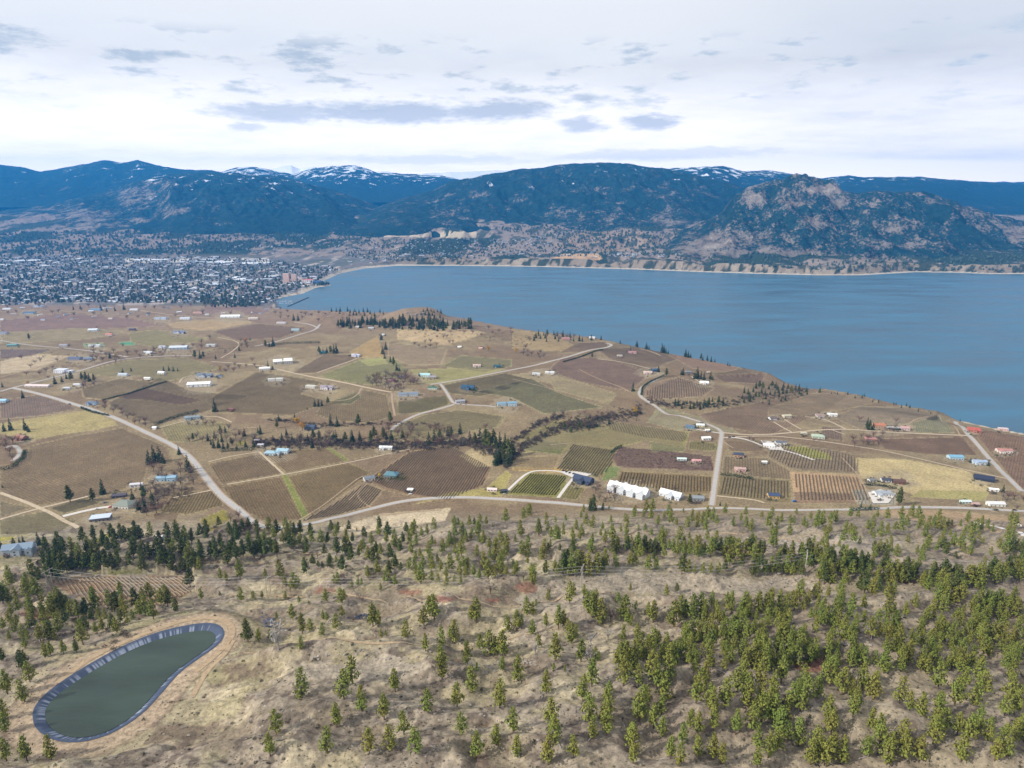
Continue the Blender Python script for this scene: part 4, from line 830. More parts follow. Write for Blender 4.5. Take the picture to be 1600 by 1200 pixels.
def house(u, v, wpx, style, wallc, roofc, rz, label, catg='house', group=None, dr=.55, hs=None, name='house', wins=True):
    x, y, z = at(u, v); k = ppm(x, y, z); w = wpx / k; d = w * dr
    e = empty(name, (x, y, z), R(rz)); walls = []; roofs = []; blocks = []
    w = max(w, 7); d = max(d, 6); h = hs or (3.2 if w < 14 else 4.2 if w < 22 else 5.0)
    if style == 'gable': blocks = [(-w / 2, w / 2, -d / 2, d / 2, h, 'x')]
    elif style == 'ell': blocks = [(-w / 2, w / 2, -d * .25, d * .5, h, 'x'), (-w * .42, -w * .08, -d * .7, d * .1, h * .92, 'y')]
    elif style == 'cross': blocks = [(-w / 2, w / 2, -d * .3, d * .4, h, 'x'), (-w * .14, w * .16, -d * .62, d * .1, h * 1.15, 'y'), (w * .3, w * .5, -d * .5, d * .3, h * .8, 'y')]
    elif style == 'twin': blocks = [(-w * .5, -w * .05, -d * .35, d * .35, h, 'x'), (w * .06, w * .5, -d * .5, d * .3, h * 1.15, 'x'), (-w * .06, w * .07, -d * .2, d * .2, h * .8, 'x')]
    elif style == 'hip': blocks = [(-w / 2, w / 2, -d / 2, d / 2, h, 'x')]
    elif style == 'flat': blocks = [(-w / 2, w / 2, -d / 2, d / 2, h, 'f')]
    elif style == 'modern': blocks = [(-w / 2, w * .15, -d * .4, d / 2, h * 1.5, 'f'), (w * .15, w / 2, -d * .2, d * .4, h * .85, 'f'), (-w * .2, w * .1, -d * .65, -d * .4, h * .6, 'f')]
    elif style == 'many':
        blocks = [(-w / 2, w / 2, -d * .30, d * .32, h, 'x')] + [(-w * .47 + i * w * .25, -w * .47 + i * w * .25 + w * .17, -d * .5, d * .34, h * (1.06 if i % 2 else .98), 'y') for i in range(4)]
    elif style == 'tower': blocks = [(-w / 2, w / 2, -d / 2, d / 2, h, 'f')]
    gb = []
    for i, (x0, x1, y0, y1, hh, al) in enumerate(blocks):
        walls.append(boxvq(x0, x1, y0, y1, -3, hh))
        if al == 'f': roofs.append(boxvq(x0 - .35, x1 + .35, y0 - .35, y1 + .35, hh + .004, hh + .4)); 
        else:
            rf, G = gable(x0, x1, y0, y1, hh, .62 if style in ('many', 'cross') else (.30 if w > 25 else .42), al, .5 + .01 * i, .26, style == 'hip'); roofs.append(rf); gb += G
    if gb: walls.append((np.array(gb).reshape(-1, 3), np.arange(len(gb) * 4).reshape(-1, 4)))
    V, Q = cat(walls); mesh('wall', V, Q, cmat(wallc), e)
    V, Q = cat(roofs); rf = mesh('roof', V, Q, cmat(roofc, .6), e)
    if wins and wpx > 5:
        wh = 1.3
        for (x0, x1, y0, y1, hh, al) in blocks[:3]:
            n = min(5, max(1, int((x1 - x0) / 4.2))); fl = [1.1] if hh < 5.5 or style in ('many',) else [1.1 + 3 * i for i in range(int(hh / 3))][:6]
            for zf_ in fl:
                for i in range(n):
                    cx = x0 + (x1 - x0) * (i + .5) / n; V, Q = boxvq(cx - .85, cx + .85, y0 - .06, y0 + .05, zf_, zf_ + wh); mesh('window', V, Q, GLASS, e)
            V, Q = boxvq(x0 - .06, x0 + .05, (y0 + y1) / 2 - .9, (y0 + y1) / 2 + .9, 1.1, 1.1 + wh); mesh('window', V, Q, GLASS, e)
        x0, x1, y0, y1, hh, al = blocks[-1] if style == 'ell' else blocks[0]; cx = x0 + (x1 - x0) * .27
        if catg in ('warehouse', 'barn'): V, Q = boxvq(cx - 2, cx + 2, y0 - .09, y0 + .05, -.1, min(hh - .5, 3.6))
        else: V, Q = boxvq(cx - .5, cx + .5, y0 - .09, y0 + .05, -.1, 2.1)
        mesh('door', V, Q, DOORM if catg == 'house' else cmat((150, 150, 150)), e)
        if style in ('gable', 'ell', 'cross', 'hip') and catg == 'house' and wpx > 8:
            V, Q = boxvq(w * .2, w * .2 + .9, d * .05, d * .05 + .9, h, h + 3.0); mesh('chimney', V, Q, cmat((140, 100, 84)), rf)
    tag(e, label, catg, group); return e
Wh = (225, 222, 215); Gy = (150, 150, 152); Dk = (74, 80, 92); Cr = (214, 200, 178); Bl = (140, 164, 180)
HOUSES = [
 (982,770,64,'many',(206,210,214),(224,226,224),-33,'long white house with many steep white gables beside the foreground road',.46,7.0),
 (1048,776,34,'cross',(206,210,214),(218,221,222),-35,'smaller white gabled house right of the long white one',.6,5),
 (911,753,30,'cross',Dk,(62,72,92),-35,'house with dark slate roof beside the looping driveway',.75,5),
 (1090,781,18,'gable',Gy,(132,138,140),-5,'small grey house left of the straight side road end',.6,0),
 (1208,777,17,'gable',(200,170,110),(66,78,104),-4,'yellow walled house with navy roof below the upright vineyard',.7,0),
 (1379,774,25,'ell',(215,216,214),(150,156,162),3,'white house with grey roof left of the big fir by the road',.6,0),
 (1362,752,12,'gable',Wh,(120,118,116),12,'white cottage at the left end of the hedged yard',.6,0),(1384,752,14,'gable',(210,210,212),(70,74,82),-8,'white house with dark roof in the hedged yard',.7,0),(1404,755,17,'gable',(120,90,76),(96,74,66),-10,'brown roofed house at the right of the hedged yard',.6,0),
 (1508,786,15,'gable',(200,214,206),(196,206,200),0,'pale mint shed beside the foreground road far right',.5,0),(1555,790,24,'gable',Wh,(205,205,205),-3,'long white house beside the road at far right',.45,0),(1524,790,7,'gable',(200,150,140),(176,150,144),0,'tiny pink shed between two pale buildings by the road',.7,0),
 (1537,750,26,'gable',(56,60,74),(52,58,76),-28,'navy building with steep navy roof by the yellow field',.62,4.5),(1552,767,13,'gable',Wh,(220,220,218),-14,'small white house right of the yellow field',.5,0),
 (1492,717,21,'gable',(180,198,208),(118,162,184),-4,'house with bright sky blue roof by the yellow field',.5,0),(1530,725,21,'ell',(190,200,206),(150,166,186),-6,'grey blue roofed house right of the sky blue roof',.55,0),
 (1569,707,22,'ell',(220,206,198),(172,124,114),-8,'white and red house right of the lakeshore road',.5,0),(1521,674,17,'cross',(180,120,104),(170,92,80),-18,'house with red roof beside the lakeshore road',.8,0),
 (1567,672,13,'flat',(216,180,176),(206,190,186),-14,'small pinkish house on the lakeshore at far right',.45,0),
 (1372,667,19,'gable',(190,156,132),(178,118,92),-4,'long house with orange roof beside two dark firs',.5,0),(1394,670,19,'flat',(110,100,84),(176,178,172),-3,'grey flat roofed shed between orange and pink houses',.4,3),(1413,671,13,'gable',(206,190,184),(184,148,142),-8,'house with pink roof beside the lake field',.7,0),
 (1360,688,16,'hip',(170,130,116),(176,128,120),-10,'reddish roofed house hidden among bare trees',.6,0),(1278,684,18,'hip',(190,196,180),(164,178,158),-14,'pale sage roofed house below the lake vineyard',.55,0),(1256,679,9,'flat',(170,160,140),(186,180,160),0,'small tan shed left of the sage roof',.6,0),
 (1281,651,12,'ell',(206,196,190),(150,128,120),-6,'left of two pale houses in the lake vineyard',.6,0),(1300,650,14,'ell',Wh,(206,206,200),-12,'right of two pale houses in the lake vineyard',.6,0),(1229,652,12,'gable',Cr,(178,172,146),8,'cream house on a short drive in the lake vineyard',.6,0),(1207,655,11,'gable',(222,224,226),(110,96,90),10,'white house left of the cream house',.7,0),
 (1220,694,17,'ell',Wh,(100,104,112),-5,'white house with dark roof by the wide concrete drive',.5,0),(1201,698,16,'flat',(232,230,224),(228,226,220),-12,'large white flat roofed shed by the concrete drive',.6,4),
 (1094,666,12,'gable',(222,214,180),(214,220,220),-8,'pale yellow house at the road junction',.6,0),(1078,669,13,'gable',(130,160,176),(96,112,132),-14,'blue grey house left of the pale yellow house',.6,0),(1105,674,6,'gable',Wh,Wh,0,'tiny white shed at the road junction',.7,0),(1103,687,13,'gable',Wh,(220,222,216),8,'white house just below the road junction',.6,0),
 (1065,719,14,'gable',(206,220,214),(198,214,208),-4,'pale mint shed in the purplish orchard',.4,3),(1088,722,14,'ell',(214,180,170),(196,150,146),-6,'pink house right of the mint shed',.5,0),
 (1154,713,15,'hip',(186,150,126),(66,72,86),-14,'house with navy hip roof and orange walls',.7,0),(1156,736,17,'ell',(196,162,150),(178,150,142),-10,'pink walled house behind a dark hedge',.6,0),(1194,724,6,'gable',Wh,(214,212,206),0,'tiny white shed right of the navy hip roof',.6,0),
 (1100,600,13,'cross',Wh,(232,230,226),-8,'white house beside the tall lake conifer',.7,0),(1012,584,13,'ell',(222,200,186),(196,176,166),-6,'pale house left of the blue house above the lake road',.6,0),(1023,580,9,'gable',(80,100,124),(60,84,110),10,'blue house at the top of the lake road',.8,0),(1076,583,10,'hip',(130,130,130),(120,124,126),0,'grey house among conifers near the lake',.6,0),(1107,583,5,'gable',Wh,(176,150,130),0,'tiny white cottage above the lake conifers',.8,0),
 (838,586,12,'ell',Wh,(186,190,190),-18,'left of two white buildings in the open field',.5,0),(859,584,14,'twin',Wh,(206,206,204),-10,'right of two white buildings in the open field',.5,0),
 (988,552,12,'ell',(216,180,180),(160,120,124),-6,'pinkish house in the brown lake vineyard',.6,0),(968,557,8,'gable',(200,190,176),(170,160,146),0,'small tan house left of the pinkish house',.6,0),(925,529,9,'gable',Wh,(206,200,196),-8,'small white house on the lake bluff',.6,0),(884,531,12,'gable',(190,150,140),(160,120,116),0,'reddish house among bare trees on the bluff',.6,0),
 (792,633,30,'twin',(190,206,214),(120,150,168),6,'long blue grey house with several roofs above the creek',.45,0),(731,608,20,'cross',(90,112,130),(56,84,108),-8,'dark blue house among trees right of the field road',.7,0),(719,629,14,'gable',(196,196,200),(150,150,156),12,'grey house at the bend of the field road',.5,0),
 (664,588,16,'gable',(200,220,220),(170,206,206),-4,'pale aqua roofed house by the field road',.5,0),(676,591,10,'gable',(190,176,160),(150,146,150),0,'tan house right of the aqua roof',.7,0),(638,618,30,'twin',(200,206,210),(120,132,146),8,'large grey estate house below the wooded knoll',.45,0),(613,596,10,'hip',(160,120,116),(150,110,110),0,'reddish house inside the wooded knoll',.7,0),(625,590,8,'gable',(190,170,170),(120,100,110),10,'small house at the top of the wooded knoll',.7,0),
 (676,608,14,'gable',(200,210,200),(70,110,92),-6,'green roofed shed left of the field road',.4,0),(745,573,12,'ell',(220,206,196),(196,170,160),-4,'white house in the olive field below the bluff',.6,0),(777,574,11,'gable',(60,96,104),(48,86,96),-4,'dark teal barn in the olive field',.6,0),
 (556,557,13,'cross',(226,224,232),(180,180,196),-8,'white house at the end of the field lane',.6,0),(504,552,9,'gable',(96,150,156),(84,140,150),0,'small teal house left of the conifer row',.6,0),
 (511,608,20,'cross',(214,206,206),(150,140,150),-8,'pale house with grey gables in the middle field',.5,0),(486,606,16,'flat',(206,200,190),(196,194,180),-14,'low beige building left of the pale gabled house',.4,0),(431,595,22,'twin',Wh,(190,190,184),6,'white farm buildings below the field road',.4,0),
 (414,578,16,'gable',Wh,(220,220,216),12,'small white house beside the big white warehouse',.5,0),(320,589,24,'cross',(180,184,190),(110,118,130),-6,'grey house behind the long white warehouse',.5,0),(343,589,8,'gable',(170,180,190),(90,100,116),0,'small blue grey shed right of the grey house',.6,0),
 (254,544,10,'cross',(226,226,228),(170,170,180),-6,'white house left of the grey warehouse',.8,0),(193,587,14,'gable',(214,218,222),(180,190,196),-6,'white house by the orchard rows in the left fields',.5,0),(253,584,11,'gable',Wh,(220,220,218),-10,'white house left of four firs in the olive field',.6,0),(231,593,10,'gable',Wh,(224,220,214),-8,'low white shed by the field lane',.5,0),
 (100,582,26,'modern',(218,218,222),(206,208,214),-4,'large white three storey building by the left road',.5,5),(105,608,9,'gable',(206,210,214),(190,196,200),10,'left of two small white sheds by the orchard',.6,0),(122,603,11,'gable',Wh,(206,206,206),6,'right of two small white sheds by the orchard',.5,0),
 (118,562,18,'gable',(150,150,166),(96,104,124),0,'blue grey house behind the white three storey building',.6,0),(138,562,12,'gable',(170,176,190),(120,130,146),12,'small slate house among bare trees',.6,0),(232,553,14,'gable',Wh,(206,210,214),-8,'white house near the road curve',.5,0),(149,542,18,'twin',Wh,(190,196,200),0,'white farm sheds along the upper left road',.5,0),(100,541,12,'gable',(206,200,196),(150,150,156),0,'pale house along the upper left road',.5,0),(20,541,14,'gable',(130,160,160),(110,150,150),8,'teal grey house at the far left edge',.5,0),
 (144,632,15,'ell',(170,186,200),(100,116,136),-8,'blue grey house hidden by trees beside the main road',.6,0),(5,628,13,'gable',(180,206,220),(160,196,216),0,'light blue house at the left edge',.6,0),(5,522,14,'gable',(190,190,196),(120,126,140),0,'grey house at the upper left edge',.6,0),
 (301,655,22,'ell',(176,186,190),(130,142,150),12,'grey house behind a dark hedge above the road',.45,0),(242,670,6,'gable',Wh,(228,228,226),0,'tiny white shed beside the main road',.6,0),
 (261,750,30,'twin',(170,196,212),(140,170,190),8,'pale blue house with several roofs among bare trees',.5,0),(214,760,18,'gable',(216,212,214),(200,196,200),12,'white shed left of the pale blue house',.4,0),
 (196,791,28,'hip',(200,198,190),(128,134,124),-12,'big house with grey green hip roof by the courtyard',.75,4.5),(187,776,20,'gable',(96,90,96),(84,80,90),16,'low dark roofed shed behind the hip roofed house',.45,3),(158,812,28,'flat',(120,116,116),(190,200,214),16,'flat roofed building with pale metal roof in front of courtyard',.55,4.5),
 (30,862,42,'cross',(176,186,196),(128,144,160),14,'large grey blue house at the left edge below the firs',.6,5.5),(33,686,20,'cross',(150,110,96),(150,112,96),-22,'brown roofed house at the left edge behind a curved drive',.7,0),
 (424,710,18,'hip',(190,206,212),(150,178,190),-6,'low left of two pale blue houses on the open field',.6,0),(442,708,18,'ell',(206,214,216),(156,184,196),-6,'taller right of two pale blue houses on the open field',.9,5),
 (577,750,16,'gable',Wh,(116,124,132),24,'white walled cottage with grey roof in the brown vineyards',.6,0),(612,745,20,'hip',(120,130,126),(92,126,136),-10,'teal hip roofed house beside dark shrubs in the vineyards',.8,5),
 (485,670,16,'gable',(96,104,120),(72,84,104),-6,'slate blue house right of the golden trees',.7,5),(603,702,20,'ell',(222,224,222),(214,216,216),-4,'white house at the edge of the creek trees',.45,0),
 (641,767,9,'flat',Wh,(232,232,230),-6,'small white shed in the brown vineyard by the road',.5,2.6),(769,767,15,'gable',(222,206,200),(214,196,190),-8,'pale pink shed beside the main road',.35,0),(787,769,8,'gable',(80,80,86),(70,72,78),12,'small dark shed right of the pale pink one',.6,0),
 (408,697,9,'gable',(206,206,206),(180,180,186),0,'small grey house left of the creek brush',.6,0),(402,690,8,'gable',(206,200,200),(150,140,146),0,'tiny pale house at the creek bend',.6,0),
 (330,541,14,'ell',(214,206,206),(170,176,170),-4,'beige house left of the golden bushes',.6,0),(280,521,17,'cross',(206,206,214),(116,124,144),0,'white and slate house in the upper fields',.5,0),(146,517,13,'gable',(226,230,232),(206,214,220),12,'white barn in the upper left fields',.7,0),(171,524,10,'gable',(220,200,196),(196,130,120),0,'small red and white house in the upper fields',.6,0),(207,516,8,'gable',(110,100,116),(90,84,100),0,'small purple grey house in the upper fields',.7,0),
 (46,490,16,'gable',(170,186,200),(84,104,130),0,'blue roofed house in the far left fields',.5,0),(252,499,18,'twin',(214,216,222),(150,166,186),0,'pale blue house beside the upper lane',.5,0),(290,499,15,'gable',(226,224,226),(190,200,210),0,'white house right of the pale blue one on upper lane',.5,0),(12,484,12,'gable',Wh,(190,196,206),0,'white shed in the far left corner of the fields',.5,0),(62,480,14,'gable',(206,206,212),(150,160,180),0,'grey house on the far left lane',.5,0),
 (310,490,14,'gable',(206,180,170),(180,140,130),0,'reddish house near the town edge',.5,0),(150,485,16,'gable',(150,170,190),(110,136,160),0,'blue house below the dark conifers on the ridge',.5,0),(210,485,12,'gable',Wh,(200,206,214),0,'white house right of the dark conifers on the ridge',.5,0),(396,499,14,'gable',(220,206,196),(200,190,180),6,'pale house right of the flat white warehouse',.5,0),(440,506,14,'gable',(214,210,206),(180,170,170),0,'pale house inside the purple brown field corner',.5,0),(462,517,12,'gable',(190,206,206),(150,170,176),0,'pale grey house left of the road bend',.5,0),
 (560,512,8,'gable',Wh,(190,186,186),0,'small white house below the rocky hill',.6,0),(580,514,8,'gable',(200,200,200),(170,176,180),0,'small grey house below the rocky hill conifers',.6,0),(598,524,6,'gable',Wh,(210,210,206),0,'tiny white cottage above the pine row lane',.7,0),(718,543,6,'gable',Wh,(230,228,220),0,'tiny white shed in the tan hummocks',.7,0),(751,545,6,'gable',(222,190,176),(200,160,146),0,'tiny pink shed left of the golden trees',.7,0),
 (362,641,7,'gable',(150,90,80),(130,96,90),0,'tiny brown shed left of the dark tree clump',.7,0),
 (250,842,10,'gable',(170,176,180),(190,190,186),0,'small grey roof deep in the pine belt',.7,0),
]
LM = []
for t in HOUSES:
    u, v, w, stl, wc, rc, rz, lab, dr, hs = t
    cg = 'barn' if 'barn' in lab else 'shed' if 'shed' in lab else 'building' if ('building' in lab) else 'house'
    house(u, v, w, stl, wc, rc, rz, lab, cg, None, dr, hs or None, {'shed': 'shed', 'barn': 'barn', 'building': 'farm_building', 'house': 'house'}[cg], wins=cg != 'shed' or w > 12)
    LM.append((u, v, lab))
for (u, v, w, wc, rc, rz, lab, dr, hs, stl) in [(312,603,34,(222,222,220),(232,232,230),9,'long white warehouse standing alone in the left fields',.42,6.5,'gable'),(442,567,28,(214,212,202),(236,234,226),20,'big cream warehouse with two white roofs',.75,7,'twin'),
        (280,545,26,(170,180,190),(196,204,212),8,'grey warehouse in the olive field',.5,6,'gable'),(361,496,29,(222,226,226),(230,234,232),5,'flat white packing warehouse near the town edge',.4,6,'gable'),(60,604,38,(206,190,186),(214,198,194),-4,'long pinkish greenhouse beside the left road',.25,3.2,'gable')]:
    house(u, v, w, stl, wc, rc, rz, lab, 'warehouse' if 'ware' in lab else 'greenhouse', None, dr, hs, 'warehouse' if 'ware' in lab else 'greenhouse'); LM.append((u, v, lab))

# ------------------------------------------------------------------ cars
TYRE = mat('tyre_rubber', (.02, .02, .02), .9)
def car(u, v, c, rz, label, group=None, s=1.0):
    x, y, z = at(u, v); e = empty('parked_car', (x, y, z + .35), R(rz), s)
    V = []; prof = [(-2.2, .35), (-2.25, .8), (-1.9, 1.0), (-1.3, 1.05), (-.8, 1.5), (.7, 1.52), (1.4, 1.05), (2.1, .95), (2.25, .6), (2.2, .35)]
    for yy_ in (-.9, .9): V += [(a, yy_ * (.82 if b > 1.2 else 1), b) for a, b in prof]
    n = len(prof); Fc = [tuple(range(n)), tuple(range(2 * n - 1, n - 1, -1))] + [(i, (i + 1) % n, n + (i + 1) % n, n + i) for i in range(n)]
    mesh('body', V, Fc, cmat(c, .3), e)
    Vw, Qw = boxvq(-1.15, -.95, -.6, .6, 1.12, 1.42); mesh('windscreen', Vw, Qw, GLASS, e)
    for sy in (-1, 1):
        Vw, Qw = boxvq(-.8, .9, sy * .86 - .03, sy * .86 + .03, 1.08, 1.4); mesh('side_window', Vw, Qw, GLASS, e)
    for a in (-1.35, 1.35):
        for b in (-.86, .86):
            V_, Q_ = tube([(a, b - .12, .35), (a, b + .12, .35)], .34, 10); mesh('wheel', V_, Q_, TYRE, e)
    tag(e, label, 'car', group)
for i, (u, v) in enumerate([(880, 736), (885, 738), (890, 739.5), (896, 741), (902, 743)]):
    car(u, v, (40, 44, 54), 60, '%sdark car from the left in the row on the looping driveway' % (ORD[i] if i else 'first '), 'dark cars parked in a row by the slate roofed house', 1.15)
car(109, 632, (40, 48, 44), -32, 'dark car driving on the main road at left', None, 1.2); car(152, 796, (214, 216, 220), 14, 'white car parked in the courtyard of the hip roofed house'); car(164, 786, (90, 104, 130), 30, 'blue grey car parked behind the courtyard')
car(1140, 684, (46, 44, 50), 10, 'left of two dark cars at the road junction', None, 1.2); car(1146, 683, (60, 50, 52), 12, 'right of two dark cars at the road junction', None, 1.2)
car(1585, 798, (40, 40, 44), -4, 'dark car on the foreground road at far right', None, 1.1); car(1241, 784, (70, 104, 160), 20, 'blue van right of the navy roofed house', None, 1.4); car(387, 826, (220, 220, 216), 10, 'white van among bare trees by the road bend', None, 1.3)
car(172, 793, (190, 84, 76), 70, 'red car beside the hip roofed house'); car(641, 773, (226, 226, 226), 15, 'white car beside the small white vineyard shed'); car(1590, 822, (226, 226, 226), -20, 'white van on the gravel lot at far right', None, 1.5)

# ------------------------------------------------------------------ foreground pines
def cr(ox, oy, L_): return [(ox + a / 4, oy + b / 4, h / 4) for a, b, h in L_]
T1 = cr(0, 750, [(1190,670,110),(1500,620,130),(1260,750,70),(1375,725,30),(1510,760,85),(1585,750,55),(1550,1010,130),(1380,620,70),(1415,630,60),(1100,830,90),(960,870,120),(780,850,130),(850,800,120),(910,850,120),(1010,780,100),(1050,790,110),(730,960,100),(520,1030,190),(480,1080,80),(320,1100,90),(400,1090,90),(150,1185,120),(350,1000,60),(110,920,80),(215,930,80),(200,850,120),(270,850,80),(60,780,100),(170,740,130),(240,740,150),(390,840,140),(450,850,100),(490,860,110),(570,880,70),(620,880,80),(660,870,70),(20,770,110),(25,940,80),(180,1000,60),(540,940,90),(600,960,70),(640,940,80),(700,930,90),(800,900,60),(830,880,70),(20,1130,80),(60,1000,60),
 (210,600,110),(250,640,90),(290,600,80),(330,600,110),(370,620,100),(280,540,100),(340,540,90)])
T1b = cr(0, 750, [(760,370,110),(820,400,120),(880,380,110),(940,360,100),(1040,520,120),(1140,470,110),(1190,480,120),(1220,560,130),(1000,420,110),(1090,470,100),(400,460,100),(420,580,110),(460,560,130),(500,560,110),(540,560,120),(580,520,100),(620,520,120),(660,540,110),(700,560,120),(740,540,100),(600,440,90),(640,430,80),(680,450,90),(720,440,90),(900,480,100),(940,490,110),(980,480,100),(1010,540,100),(1060,420,110),(1120,400,120),(1160,380,100),(1200,400,120),(1180,560,90),(1250,560,80),(1320,480,90),(1350,500,110),(1400,490,100),(1440,480,110),(1480,500,120),(1520,480,120),(1560,460,100),(1590,490,120),(1340,440,80),(1380,430,90),(360,520,110),(390,560,120),(320,560,90),(700,370,100),(1370,290,60),(1050,360,90)])
T2 = cr(400, 750, [(825,360,120),(680,365,80),(630,320,25),(1240,290,75),(1265,290,60),(1335,290,75),(1365,290,60),(1440,285,65),(1560,270,100),(1480,290,25),(350,400,90),(410,400,100),(505,470,190),(560,470,170),(500,360,90),(590,470,90),(240,420,90),(200,400,90),(40,475,120),(130,475,130),(90,430,80),(10,470,100),(280,410,90),(310,420,80),(450,400,80),(220,330,80),(170,400,90),(660,460,90),(640,480,60),(700,500,90),(750,470,90),(780,470,80),(840,500,110),(870,430,70),(900,460,100),(990,330,90),(940,340,80),(1070,340,70),(1035,360,70),(1100,410,70),(1120,405,40),(970,460,90),(1025,480,60),(920,400,80),(960,390,90),(1200,430,70),(1240,400,60),(1285,480,140),(1310,390,90),(1345,370,80),(1420,410,100),(1395,400,70),(1380,480,80),(1500,470,160),(1530,420,110),(1560,490,90),(1460,490,70),(355,540,80),(385,485,25),(310,590,110),(460,550,80),(500,520,50),(390,550,50),(415,545,40),(150,620,130),(60,620,70),(180,660,80),(230,680,110),(260,670,80),(40,740,50),(185,750,60),(20,1015,90),(90,1000,70),(290,960,130),(340,950,90),(230,880,110),(270,770,50),(330,780,30),(435,765,90),(530,780,110),(550,760,80),(540,860,80),(500,940,110),(420,870,60),(445,880,60),(415,970,80),(130,870,50),(280,1060,90),(730,915,150),(765,910,100),(785,985,60),(810,975,40),(940,995,120),(1115,870,210),(1085,850,130),(1050,915,130),(1160,1030,120),(1240,1020,150),(1060,1070,110),(1160,1155,130),(1320,1145,140),(1375,890,220),(1345,880,100),(1400,1060,100),(1460,1100,160),(1500,1090,120),(1540,1110,190),(1540,1190,90),(1570,960,120),(1380,1195,60),(1450,620,130),(1395,620,70),(1360,600,80),(1275,590,90),(1280,650,60),(1215,570,120),(1190,610,70),(1135,520,60),(1325,540,60),(1030,650,160),(1000,590,80),(960,570,90),(870,550,90),(905,570,60),(760,600,110),(820,650,110),(870,665,80),(780,690,50),(700,610,80),(660,660,50),(640,665,60),(600,680,60),(510,650,80),(490,650,60),(1140,640,60),(1100,640,80),(1240,640,50),(1530,600,90),(1565,600,70)])
T3 = cr(800, 750, [(55,350,170),(100,440,100),(165,340,130),(210,280,40),(335,260,50),(270,265,40),(275,390,120),(290,380,90),(200,470,110),(245,370,80),(400,310,70),(435,350,80),(460,290,90),(500,300,90),(500,400,70),(380,410,80),(320,310,50),(510,185,100),(490,185,80),(570,180,40),(605,185,30),(760,240,75),(820,240,60),(705,245,40),(910,280,70),(950,240,50),(990,280,110),(1025,290,60),(1070,210,40),(830,325,60),(870,350,60),(790,310,40),(580,400,90),(625,390,140),(600,345,40),(660,430,80),(710,380,70),(745,390,50),(680,330,50),(1095,310,90),(1105,370,50),(1190,280,90),(1160,270,80),(1250,260,100),(1280,280,70),(1380,290,70),(1430,260,60),(1490,320,90),(1460,300,80),(1330,220,80),(1560,240,50),(930,400,120),(890,410,60),(960,360,60),(740,540,100),(800,490,110),(770,530,90),(850,570,110),(900,560,90),(1030,480,110),(980,440,80),(950,480,90),(1060,590,140),(1100,590,100),(1150,480,100),(1140,590,70),(1190,590,80),(1240,590,80),(1290,590,80),(1360,540,170),(1330,570,80),(1530,600,120),(1500,600,80),(1580,600,110),(1550,500,70),(320,590,160),(340,560,130),(370,600,140),(410,570,140),(440,560,120),(480,600,160),(530,590,170),(580,560,140),(560,590,110),(640,500,50),(210,590,90),(130,650,130),(120,600,80),(30,590,90),(60,480,110),(100,480,90),(15,600,70),(280,590,60),(225,755,75),(360,770,140),(385,720,80),(450,730,80),(500,860,200),(470,830,140),(520,800,120),(555,900,160),(700,880,180),(720,900,100),(740,690,50),(965,725,75),(1030,700,60),(660,765,70),(770,810,60),(740,910,70),(880,890,140),(850,850,90),(1010,920,230),(1050,880,170),(1080,850,110),(1130,880,170),(1180,850,150),(1200,890,100),(1245,790,100),(1370,770,90),(1450,860,170),(1420,870,110),(1480,820,100),(1540,770,70),(1280,880,100),(1320,900,90),(1590,900,100),(30,940,130),(60,910,70),(90,850,120),(130,850,90),(150,790,50),(125,980,110),(210,910,80),(290,930,150),(320,920,110),(165,1050,90),(270,1130,170),(370,1020,130),(395,990,90),(430,1135,140),(350,950,80),(520,1120,80),(540,1130,60),(260,1190,50),(330,1195,40),(680,1190,220),(710,1150,150),(660,1130,100),(760,1150,200),(800,1100,150),(850,1060,100),(900,1180,100),(880,1060,140),(910,1040,100),(960,1070,120),(780,990,100),(690,1000,100)])
T4 = cr(1200, 750, [(55,290,70),(30,420,140),(20,350,80),(135,280,70),(175,220,50),(160,280,60),(220,290,70),(265,250,60),(240,300,60),(335,290,110),(385,280,90),(420,270,90),(350,330,50),(360,430,90),(335,420,70),(260,440,50),(510,240,80),(560,240,60),(530,400,120),(510,350,90),(650,310,100),(680,240,60),(620,310,70),(690,460,100),(660,460,90),(760,450,80),(730,450,90),(740,350,90),(870,400,70),(825,330,120),(860,300,90),(790,320,70),(960,480,90),(930,460,60),(960,290,80),(1030,300,90),(1060,320,110),(1090,310,90),(1120,300,70),(940,310,80),(1200,290,50),(1230,330,60),(1290,340,110),(1260,340,90),(1330,320,70),(1200,430,150),(1285,400,50),(1340,400,50),(1400,330,60),(1050,450,70),(1110,480,100),(1145,290,50),(1480,470,130),(1440,430,80),(1520,460,120),(1550,450,90),(1590,460,80),(1390,470,60),(20,580,110),(60,590,90),(110,590,120),(150,600,90),(200,600,120),(350,650,170),(320,640,130),(390,650,140),(430,590,110),(400,560,100),(540,520,90),(580,500,70),(500,520,90),(450,740,140),(480,650,100),(600,710,170),(650,720,130),(570,690,100),(860,650,140),(890,640,120),(830,650,100),(1000,670,120),(960,670,110),(1080,690,150),(1110,700,120),(1160,710,160),(1310,680,150),(1270,650,130),(1340,670,100),(1400,600,130),(1430,590,100),(1490,600,140),(1530,600,110),(1570,590,110),(740,740,110),(690,700,100),(780,720,100)])
def scat(P, n, h0, h1, seed, gap=5.5, avoid=()):
    r = random.Random(seed); xs = [p[0] for p in P]; ys = [p[1] for p in P]; out = []; tries = 0
    while len(out) < n and tries < n * 60:
        tries += 1; u = r.uniform(min(xs), max(xs)); v = r.uniform(min(ys), max(ys))
        if not inpoly(np.array([u]), np.array([v]), P)[0]: continue
        if any(abs(u - a[0]) < gap and abs(v - a[1]) < gap * .8 for a in out) or any(abs(u - a[0]) < gap * .8 and abs(v - a[1]) < gap * .7 for a in avoid): continue
        out.append((u, v, r.uniform(h0, h1)))
    return out
base_l = T1 + T2 + T3 + T4
